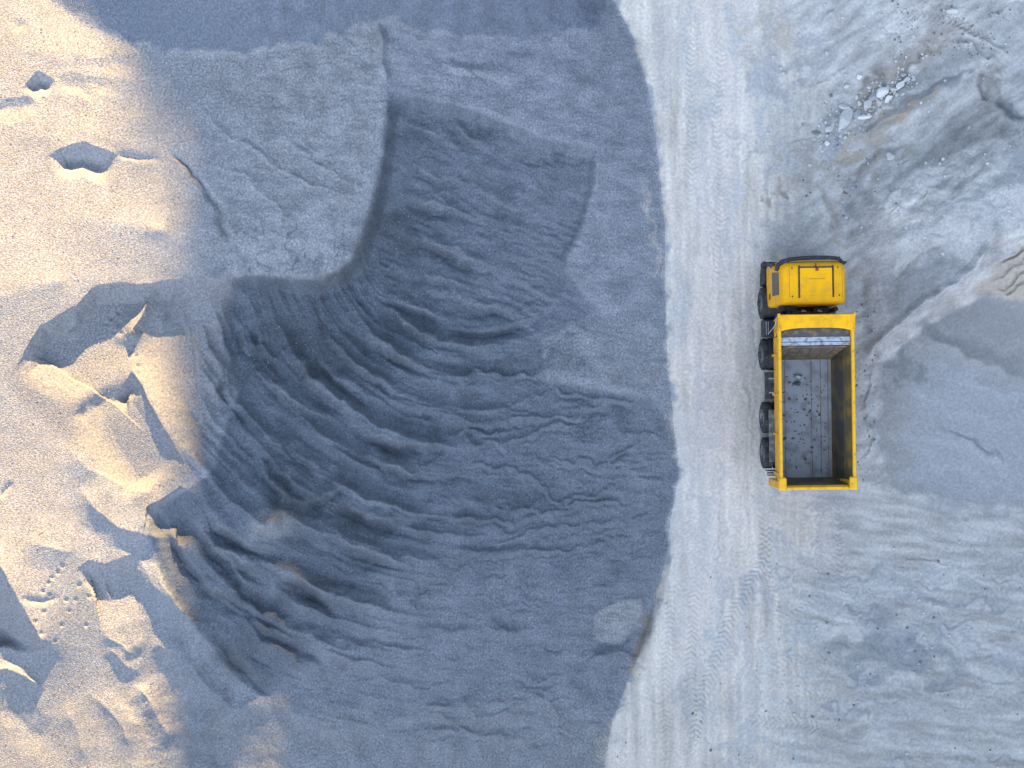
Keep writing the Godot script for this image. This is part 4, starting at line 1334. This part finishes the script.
func build_chassis(truck: Node3D) -> void:
	var fr := st_new()
	for s in [-1.0, 1.0]: box(fr, Vector3(s * 0.42, 0.86, -0.4), Vector3(0.10, 0.28, 7.0), 0.015)
	for z in [-3.6, -1.9, -0.2, 0.6, 1.75, 3.0]: box(fr, Vector3(0, 0.86, z), Vector3(0.78, 0.2, 0.1), 0.01)
	box(fr, Vector3(0, 0.60, 3.10), Vector3(2.2, 0.12, 0.10), 0.02)
	var frame := put("chassis_frame", done(fr), mats.chassis, truck)
	for z in [-2.80, -1.04, 1.14, 2.36]:
		var ax := st_new()
		tube(ax, [Vector3(-1.0, 0.53, z), Vector3(-0.25, 0.5, z), Vector3(0.25, 0.5, z), Vector3(1.0, 0.53, z)], 0.085, 10)
		if z > 0.0: box(ax, Vector3(0, 0.52, z), Vector3(0.42, 0.42, 0.40), 0.12)
		put("axle", done(ax), mats.chassis, truck)
		for s in [-1.0, 1.0]: make_wheel(s, truck, Vector3(s * 1.095, 0.53, z), z > 0.0)
	# engine and gear in the gap behind the cab
	var en := st_new()
	box(en, Vector3(0.05, 1.2, -2.44), Vector3(1.1, 0.36, 0.3), 0.05)
	box(en, Vector3(0.52, 1.55, -2.47), Vector3(0.46, 0.9, 0.22), 0.05)
	tube(en, [Vector3(-0.35, 1.45, -2.42), Vector3(0.1, 1.62, -2.46), Vector3(0.4, 1.5, -2.44)], 0.045, 8)
	put("engine", done(en), mats.chassis, truck)
	for x in [-0.12, 0.40]:
		var fi := st_new()
		tube(fi, [Vector3(x - 0.06, 2.05, -2.44), Vector3(x + 0.02, 2.10, -2.42), Vector3(x + 0.08, 2.03, -2.41)], 0.028, 6)
		box(fi, Vector3(x, 1.98, -2.44), Vector3(0.10, 0.14, 0.08), 0.02)
		put("hose_fitting", done(fi), mats.bare_steel, truck)
	var ex := st_new()
	tube(ex, [Vector3(0.95, 0.7, -2.3), Vector3(0.95, 1.2, -2.45), Vector3(0.9, 2.3, -2.47)], 0.07, 10)
	put("exhaust_pipe", done(ex), mats.chassis, truck)
	# left side: battery box, tank, mudguards; right side: larger tank
	var bb := st_new()
	box(bb, Vector3(-1.03, 0.78, -1.92), Vector3(0.42, 0.55, 0.58), 0.03)
	var bat := put("battery_box", done(bb), mats.black, truck)
	var lid := st_new()
	for x in [-1.17, -1.10]:
		lid = st_new()
		box(lid, Vector3(x, 1.075, -1.92), Vector3(0.022, 0.03, 0.46), 0.006)
		put("box_rib", done(lid), mats.bare_steel, bat)
	for s in [-1.0, 1.0]:
		var ft := st_new()
		var ring := []
		for zz in [-0.42, 0.50]:
			var rr := []
			for k in 16:
				var t := TAU * k / 16
				rr.append(Vector3(s * 0.92 + signf(cos(t)) * pow(absf(cos(t)), 0.6) * 0.24, 0.74 + signf(sin(t)) * pow(absf(sin(t)), 0.6) * 0.30, zz))
			ring.append(rr)
		loft(ft, ring)
		var tank := put("fuel_tank" if s > 0 else "air_tank", done(ft), mats.chassis, truck)
		var sr := st_new()
		for zz in [-0.2, 0.28]:
			sr = st_new()
			box(sr, Vector3(s * 0.92, 1.045, zz), Vector3(0.36, 0.014, 0.05), 0.004)
			put("tank_strap", done(sr), mats.bare_steel, tank)
		var cpn := st_new()
		box(cpn, Vector3(s * 1.0, 1.06, 0.04), Vector3(0.09, 0.05, 0.09), 0.02)
		put("tank_cap", done(cpn), mats.black, tank)
		var mg := st_new()
		box(mg, Vector3(s * 0.93, 1.13, 1.75), Vector3(0.42, 0.035, 1.78), 0.012)
		put("mudguard", done(mg), mats.mudguard, truck)
		for z in [-1.04]:
			var ar := st_new()
			for k in 10:
				var t0 := PI * (0.14 + 0.72 * k / 10)
				var t1 := PI * (0.14 + 0.72 * (k + 1) / 10)
				var a := Vector3(s * 1.08, 0.53 + sin(t0) * 0.61, z - cos(t0) * 0.61)
				var b := Vector3(s * 1.08, 0.53 + sin(t1) * 0.61, z - cos(t1) * 0.61)
				var th := (Vector3(a.x, 0.53, z) - a).normalized() * 0.02
				plate(ar, a, b, b - Vector3(s * 0.30, 0, 0), a - Vector3(s * 0.30, 0, 0), th)
			put("wheel_arch", done(ar), mats.black, truck)
		var tl := st_new()
		box(tl, Vector3(s * 1.0, 0.78, 3.06), Vector3(0.30, 0.16, 0.12), 0.03)
		var lamp := put("tail_lamp", done(tl), mats.mudguard, truck)
		var ls := st_new()
		box(ls, Vector3(s * 1.0, 0.78, 3.125), Vector3(0.26, 0.12, 0.02), 0.008)
		put("lamp_lens", done(ls), mats.red_lamp, lamp)
		var fl := st_new()
		box(fl, Vector3(s * 0.93, 0.62, 2.96), Vector3(0.44, 0.5, 0.015), 0.004)
		put("mud_flap", done(fl), mats.rubber, truck)

# half profile of the tub, from the middle of the floor up to the rim
const TUB := [[0.0, 1.40], [0.78, 1.40], [0.92, 1.45], [1.00, 1.58], [1.06, 1.85], [1.10, 2.30], [1.12, 2.85], [1.13, 3.14]]

func tub_strip(st: SurfaceTool, i0: int, i1: int, s: float, z0: float, z1: float, inset: float) -> void:
	for i in range(i0, i1):
		var a := Vector3(s * (TUB[i][0] - inset), TUB[i][1] + (inset if TUB[i][0] < 0.95 else 0.0), z0)
		var b := Vector3(s * (TUB[i + 1][0] - inset), TUB[i + 1][1] + (inset if TUB[i + 1][0] < 0.95 else 0.0), z0)
		var c := Vector3(b.x, b.y, z1)
		var d := Vector3(a.x, a.y, z1)
		var nrm := Vector3(-(b.y - a.y) * s, (b.x - a.x) * s, 0).normalized()
		plate(st, a, b, c, d, -nrm * 0.012)

func build_body(truck: Node3D) -> void:
	var zf := -1.55
	var zr := 3.36
	var body := Node3D.new()
	body.name = "dump_body"
	truck.add_child(body, true)
	# outer shell, ribs and rim
	for s in [-1.0, 1.0]:
		var sh := st_new()
		for i in range(0, TUB.size() - 1):
			var g := 0.035
			var a := Vector3(s * (TUB[i][0] + (g if i > 0 else 0.0)), TUB[i][1] - (g if TUB[i][0] < 0.95 else 0.0), zf)
			var b := Vector3(s * (TUB[i + 1][0] + g), TUB[i + 1][1] - (g if TUB[i + 1][0] < 0.95 else 0.0), zf)
			plate(sh, a, b, b + Vector3(0, 0, zr - zf), a + Vector3(0, 0, zr - zf), Vector3(s * 0.0, 0.0, 0) + Vector3(-(b.y - a.y) * s, (b.x - a.x) * s, 0).normalized() * 0.012)
		var shell := put("side_wall", done(sh), mats.body_yellow, body)
		for k in 4:
			var z := -1.0 + k * 1.3
			var rb := st_new()
			plate(rb, Vector3(s * 1.08, 1.56, z), Vector3(s * 1.17, 1.9, z), Vector3(s * 1.20, 3.0, z), Vector3(s * 1.155, 2.3, z), Vector3(0, 0, 0.07))
			put("rib", done(rb), mats.body_yellow, shell)
		var rm := st_new()
		box(rm, Vector3(s * 1.185, 3.13, 0.62), Vector3(0.105, 0.20, 5.0), 0.02)
		put("side_rail", done(rm), mats.rim_yellow, body)
		var ln := st_new()
		tub_strip(ln, 2, TUB.size() - 3, s, zf + 0.02, zr - 0.05, 0.004)
		put("side_lining", done(ln), mats.scuffed, body)
		var l2 := st_new()
		tub_strip(l2, TUB.size() - 3, TUB.size() - 1, s, zf + 0.02, zr - 0.05, 0.004)
		put("side_lining", done(l2), mats.scuffed_top, body)
		# gusset between rail and canopy, and the corner post at the back
		var gs := st_new()
		plate(gs, Vector3(s * 1.20, 3.30, -2.24), Vector3(s * 1.235, 3.24, -1.86), Vector3(s * 1.235, 2.6, -1.56), Vector3(s * 1.20, 2.4, -1.9), Vector3(-s * 0.04, 0, 0))
		put("gusset", done(gs), mats.body_yellow, body)
		var cp := st_new()
		box(cp, Vector3(s * 1.16, 2.36, 3.28), Vector3(0.20, 1.75, 0.26), 0.03)
		box(cp, Vector3(s * 1.15, 3.18, 3.22), Vector3(0.26, 0.16, 0.42), 0.04)
		put("corner_post", done(cp), mats.rim_yellow, body)
	# floor plates, laid lengthwise with open seams
	for e in [[-0.90, -0.66], [-0.648, 0.24], [0.252, 0.55], [0.562, 0.80], [0.812, 0.91]]:
		var fp := st_new()
		box(fp, Vector3((e[0] + e[1]) * 0.5, 1.425, 1.25), Vector3(e[1] - e[0], 0.02, 4.16), 0.004)
		put("floor_plate", done(fp), mats.floor_steel, body)
	# headboard slope, bare steel ledge, canopy lip
	var hb := st_new()
	plate(hb, Vector3(-1.10, 2.98, -1.26), Vector3(1.10, 2.98, -1.26), Vector3(0.90, 1.43, -0.82), Vector3(-0.90, 1.43, -0.82), Vector3(0, -0.01, -0.03))
	put("headboard", done(hb), mats.headboard, body)
	for x in [-0.72, -0.36, 0.0, 0.36, 0.72]:
		var sr := st_new()
		plate(sr, Vector3(x - 0.01, 2.80, -1.197), Vector3(x + 0.01, 2.80, -1.197), Vector3(x + 0.01, 1.5, -0.828), Vector3(x - 0.01, 1.5, -0.828), Vector3(0, -0.002, -0.012))
		put("headboard_rib", done(sr), mats.scuffed, body)
	var le := st_new()
	box(le, Vector3(0.0, 3.06, -1.46), Vector3(2.34, 0.06, 0.15), 0.015)
	box(le, Vector3(0.0, 3.045, -1.315), Vector3(2.34, 0.05, 0.11), 0.015)
	put("steel_ledge", done(le), mats.bare_steel, body)
	var br := st_new()
	box(br, Vector3(0.0, 2.98, -1.22), Vector3(2.14, 0.10, 0.07), 0.02)
	put("headboard_lip", done(br), mats.headboard, body)
	var ca := st_new()
	# the canopy lip is a folded plate with a bowed back edge
	var n := 14
	for k in n:
		var x0 := -1.22 + 2.45 * k / n
		var x1 := -1.22 + 2.45 * (k + 1) / n
		var bow0 := -1.72 - 0.13 * (1.0 - pow(absf(x0) / 1.22, 4.0)) + 0.03
		var bow1 := -1.72 - 0.13 * (1.0 - pow(minf(absf(x1) / 1.22, 1.0), 4.0)) + 0.03
		plate(ca, Vector3(x0, 3.26, -2.26), Vector3(x1, 3.26, -2.26), Vector3(x1, 3.34, -2.20), Vector3(x0, 3.34, -2.20), Vector3(0, -0.02, 0.01))
		plate(ca, Vector3(x0, 3.34, -2.20), Vector3(x1, 3.34, -2.20), Vector3(x1, 3.27, -1.98), Vector3(x0, 3.27, -1.98), Vector3(0, -0.025, 0))
		plate(ca, Vector3(x0, 3.27, -1.98), Vector3(x1, 3.27, -1.98), Vector3(x1, 3.20, bow1), Vector3(x0, 3.20, bow0), Vector3(0, -0.025, 0))
		plate(ca, Vector3(x0, 3.26, -2.26), Vector3(x1, 3.26, -2.26), Vector3(x1, 2.5, -2.10), Vector3(x0, 2.5, -2.10), Vector3(0, 0, 0.02))
	var canopy := put("canopy", done(ca), mats.body_yellow, body)
	var cr_ := st_new()
	box(cr_, Vector3(0, 3.345, -2.215), Vector3(2.47, 0.03, 0.05), 0.01)
	put("canopy_edge", done(cr_), mats.rim_yellow, body)
	for s in [-1.0, 1.0]:
		var ce := st_new()
		box(ce, Vector3(s * 1.22, 3.30, -2.24), Vector3(0.09, 0.12, 0.10), 0.02)
		box(ce, Vector3(s * 1.225, 3.26, -1.98), Vector3(0.03, 0.10, 0.52), 0.01)
		put("canopy_lug", done(ce), mats.rim_yellow, body)
	var cu := st_new()
	plate(cu, Vector3(-1.14, 3.08, -1.84), Vector3(1.14, 3.08, -1.84), Vector3(1.14, 3.07, -1.53), Vector3(-1.14, 3.07, -1.53), Vector3(0, -0.02, 0))
	put("canopy_underplate", done(cu), mats.headboard, body)
	# tipping ram between cab and body
	var ra := st_new()
	tube(ra, [Vector3(0, 0.9, -2.18), Vector3(0, 2.4, -2.06)], 0.10, 12)
	put("tipping_ram", done(ra), mats.bare_steel, truck)
	# tailgate
	var tg := st_new()
	plate(tg, Vector3(-1.12, 3.0, 3.30), Vector3(1.12, 3.0, 3.30), Vector3(0.98, 1.42, 3.16), Vector3(-0.98, 1.42, 3.16), Vector3(0, 0, 0.05))
	var gate := put("tailgate", done(tg), mats.body_yellow, body)
	var gl := st_new()
	plate(gl, Vector3(-1.08, 2.90, 3.285), Vector3(1.08, 2.90, 3.285), Vector3(0.96, 1.44, 3.155), Vector3(-0.96, 1.44, 3.155), Vector3(0, 0, 0.008))
	put("gate_lining", done(gl), mats.scuffed, gate)
	var tr := st_new()
	box(tr, Vector3(0, 3.03, 3.38), Vector3(2.42, 0.12, 0.10), 0.02)
	put("gate_rail", done(tr), mats.rim_yellow, body)
	# lever and cable on the left front of the body
	var cbm := st_new()
	tube(cbm, [Vector3(-1.25, 3.2, -2.2), Vector3(-1.28, 2.9, -1.9), Vector3(-1.34, 2.3, -1.7)], 0.014, 6)
	put("cable", done(cbm), mats.bare_steel, body)

func lump_mesh(r: RandomNumberGenerator, rough := 0.28, sides := 10, rows := 6) -> ArrayMesh:
	# an angular stone of unit radius
	var cuts := []
	for i in 11:
		var d := Vector3(r.randf_range(-1, 1), r.randf_range(-1, 1), r.randf_range(-1, 1)).normalized()
		cuts.append([d, r.randf_range(1.0 - rough * 1.6, 1.0 - rough * 0.4)])
	var st := st_new()
	var rings := []
	for i in rows + 1:
		var th := PI * clampf(float(i) / rows, 0.02, 0.98)
		var ring := []
		for k in sides:
			var ph := TAU * (k + 0.5 * (i % 2)) / sides
			var p := Vector3(sin(th) * cos(ph), cos(th), sin(th) * sin(ph))
			for c in cuts:
				var q: float = p.dot(c[0])
				if q > c[1]: p -= c[0] * (q - c[1])
			ring.append(p)
		rings.append(ring)
	loft(st, rings)
	return done(st)

func build_truck() -> void:
	truck_materials()
	var truck := Node3D.new()
	truck.name = numbered("dump_truck")
	add_child(truck)
	truck.position = Vector3(9.86, 0.02, 0)
	tag(truck, "yellow four axle dump truck with an empty open body standing on the road", "truck")
	build_chassis(truck)
	build_cab(truck)
	build_body(truck)
	truck.rotation_degrees.y = 0.8
	# crusts of earth that stuck to the floor of the body
	var r := RandomNumberGenerator.new()
	r.seed = 77
	var mm := MultiMesh.new()
	mm.transform_format = MultiMesh.TRANSFORM_3D
	mm.mesh = lump_mesh(r, 0.3, 8, 5)
	var n := 150
	mm.instance_count = n
	for i in n:
		var x := r.randf_range(-0.82, 0.74)
		var z := r.randf_range(-0.35, 3.0)
		var s := r.randf_range(0.012, 0.036) * (1.7 if r.randf() < 0.18 else 1.0)
		var b := Basis(Vector3.UP, r.randf() * TAU).scaled(Vector3(s * r.randf_range(0.8, 1.7), s * 0.4, s * r.randf_range(0.8, 1.4)))
		mm.set_instance_transform(i, Transform3D(b, truck.transform * Vector3(x, 1.44, z)))
	var mi := MultiMeshInstance3D.new()
	mi.name = numbered("earth_clods")
	mi.multimesh = mm
	mi.material_override = mats.mud
	add_child(mi)
	tag(mi, "dark clods of earth scattered over the steel floor of the truck body", "clods", "", "stuff")
	for e in [[-0.20, -0.26, 0.16, "pale lump of rubble at the front of the truck's empty floor", 0], [-0.24, -0.02, 0.17, "dark lump of earth at the front of the truck's empty floor", 1]]:
		var o := put("rubble_lump", lump_mesh(r, 0.3), mats.bare_steel if e[4] == 0 else mats.mud)
		o.position = truck.transform * Vector3(e[0], 1.46, e[1])
		o.scale = Vector3(e[2], 0.11, e[2] * 0.6)
		tag(o, e[3], "rubble")

# ------------------------------------------------------------------ stones
func on_ground(u: float, v: float) -> Vector3:
	var h := hgt[iy(v) * NW + ix(u)]
	return Vector3((u - CU) * (CAM_H - h) / FOCAL, h, (v - CV) * (CAM_H - h) / FOCAL)

func build_rocks() -> void:
	var r := RandomNumberGenerator.new()
	r.seed = 501
	mats.pale_rock = worn(Color(0.50, 0.49, 0.47), Color(0.36, 0.35, 0.33), 0.4, 0.02, 301, 0.9)
	mats.white_rock = worn(Color(0.66, 0.64, 0.61), Color(0.48, 0.47, 0.45), 0.4, 0.02, 302, 0.9)
	mats.grey_rock = worn(Color(0.33, 0.34, 0.355), Color(0.22, 0.22, 0.22), 0.4, 0.02, 303, 0.9)
	mats.dark_rock = worn(Color(0.12, 0.12, 0.125), Color(0.22, 0.21, 0.20), 0.4, 0.02, 304, 0.9)
	mats.loose_rock = worn(Color(0.17, 0.175, 0.185), Color(0.22, 0.22, 0.22), 0.4, 0.02, 305, 0.95)
	var list := [
		[843.5, 121, 26, 12, -56, 0, "largest boulder of the rock row, a long pale slab at its lower left end"],
		[843, 107, 11, 6, 10, 0, "flat pale boulder just above the large slab of the rock row"],
		[882, 93, 13, 9, -12, 1, "bright white squared boulder in the middle of the rock row"],
		[872.5, 97, 9, 10, 20, 2, "grey block touching the left side of the bright white boulder"],
		[867, 105, 12, 8, -40, 0, "pale boulder below the grey block, halfway down the rock row"],
		[857, 114, 7, 10, 10, 2, "small grey boulder between the large slab and the row's middle"],
		[865, 117, 16, 4, -8, 1, "thin white stone lying flat beneath the middle of the rock row"],
		[888, 99, 9, 6, -35, 1, "small white boulder at the lower right of the squared one"],
		[893, 90, 7, 6, 15, 0, "pale small boulder between the squared one and the upper end of the row"],
		[900, 86, 10, 6, -40, 1, "white elongated boulder near the upper right end of the rock row"],
		[906, 80, 7, 5, -20, 0, "last pale boulder at the upper right tip of the rock row"],
		[903, 75, 6, 4, 0, 2, "grey stone just above the upper right tip of the rock row"],
		[859.5, 77, 5, 5, 0, 1, "lone white stone above the rock row, on the brown soil"],
		[847, 86.5, 6, 4, -10, 0, "lone pale stone left of the white one, above the slab"],
		[826.5, 143.5, 6, 5, 0, 1, "lone white stone below the rock row, at its lower left"],
		[829, 129, 10, 5, -30, 0, "pale low stone half buried left of the large slab"],
		[889.5, 157, 9, 7, 20, 0, "lone pale boulder on the slope well below the rock row"],
		[953, 11, 12, 5, -5, 0, "pale flat stone near the top edge, upper right corner of the ground"],
		[831, 95, 3.5, 3.5, 0, 3, "small dark stone left of the rock row, above the slab"],
		[816, 133, 8, 4, 15, 3, "dark low stone at the left foot of the rock row"],
	]
	var ms := [mats.pale_rock, mats.white_rock, mats.grey_rock, mats.dark_rock]
	for e in list:
		var o := put("boulder", lump_mesh(r, 0.30, 12, 8), ms[e[5]])
		var k := 0.0175 * 1.25
		var hgt_ := minf(e[2], e[3]) * k * 0.75
		o.position = on_ground(e[0], e[1]) + Vector3(0, hgt_ * 0.45, 0)
		o.rotation_degrees.y = -e[4]
		o.scale = Vector3(e[2] * k, hgt_, e[3] * k)
		tag(o, e[6], "boulder", "boulders and loose stones on the right hand ground")
	var mesh := lump_mesh(r, 0.3, 7, 4)
	scatter("stone_litter", "small broken stones strewn round the rock row and over the hard ground", mesh, mats.pale_rock, 700, r, func():
		if r.randf() < 0.45:
			var t := r.randf()
			return Vector2(lerpf(822, 912, t) + r.randfn(0, 9), lerpf(140, 72, t) + r.randfn(0, 8))
		return Vector2(r.randf_range(760, 1030), r.randf_range(-5, 260) if r.randf() < 0.6 else r.randf_range(540, 770)), 0.02, 0.075)
	scatter("dark_litter", "dark crumbs of earth strewn over the hard ground on the right", mesh, mats.dark_rock, 500, r, func():
		var t := r.randf()
		if t < 0.3: return Vector2(r.randf_range(890, 1010), r.randf_range(0, 60))
		if t < 0.55: return Vector2(r.randf_range(800, 900), r.randf_range(90, 230))
		if t < 0.75: return Vector2(r.randf_range(845, 875), r.randf_range(300, 480))
		return Vector2(r.randf_range(690, 1030), r.randf_range(540, 770)), 0.015, 0.05)
	scatter("loose_gravel", "loose coarse gravel stones lying on the stockpile", mesh, mats.loose_rock, 5000, r, func():
		return Vector2(r.randf_range(-10, 640), r.randf_range(-10, 780)), 0.012, 0.03)

func scatter(called: String, label: String, mesh: Mesh, m: Material, n: int, r: RandomNumberGenerator, where: Callable, lo: float, hi: float) -> void:
	var mm := MultiMesh.new()
	mm.transform_format = MultiMesh.TRANSFORM_3D
	mm.mesh = mesh
	mm.instance_count = n
	for i in n:
		var p: Vector2 = where.call()
		var s := lerpf(lo, hi, pow(r.randf(), 3.0))
		var b := Basis(Vector3.UP, r.randf() * TAU).scaled_local(Vector3(s * r.randf_range(0.8, 1.5), s * 0.7, s))
		mm.set_instance_transform(i, Transform3D(b, on_ground(p.x, p.y) + Vector3(0, s * 0.2, 0)))
	var mi := MultiMeshInstance3D.new()
	mi.name = numbered(called)
	mi.multimesh = mm
	mi.material_override = m
	add_child(mi)
	tag(mi, label, "stones", "", "stuff")

func _ready() -> void:
	rng.seed = 20240
	setup_view()
	make_materials()
	warp_u.resize(NW * NH)
	warp_v.resize(NW * NH)
	var wa := fast_noise(1, 0.03, 3)
	var wb := fast_noise(2, 0.03, 3)
	for y in NH:
		edge_rows.append(road_edge(V0 + y * STEP))
		for x in NW:
			warp_u[y * NW + x] = wa.get_noise_2d(x * STEP, y * STEP) * 5.0
			warp_v[y * NW + x] = wb.get_noise_2d(x * STEP, y * STEP) * 5.0
	solve_base()
	ground_tints()
	cut_damp_and_shade()
	build_relief()
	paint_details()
	roughen()
	build_ground()
	build_truck()
	build_rocks()
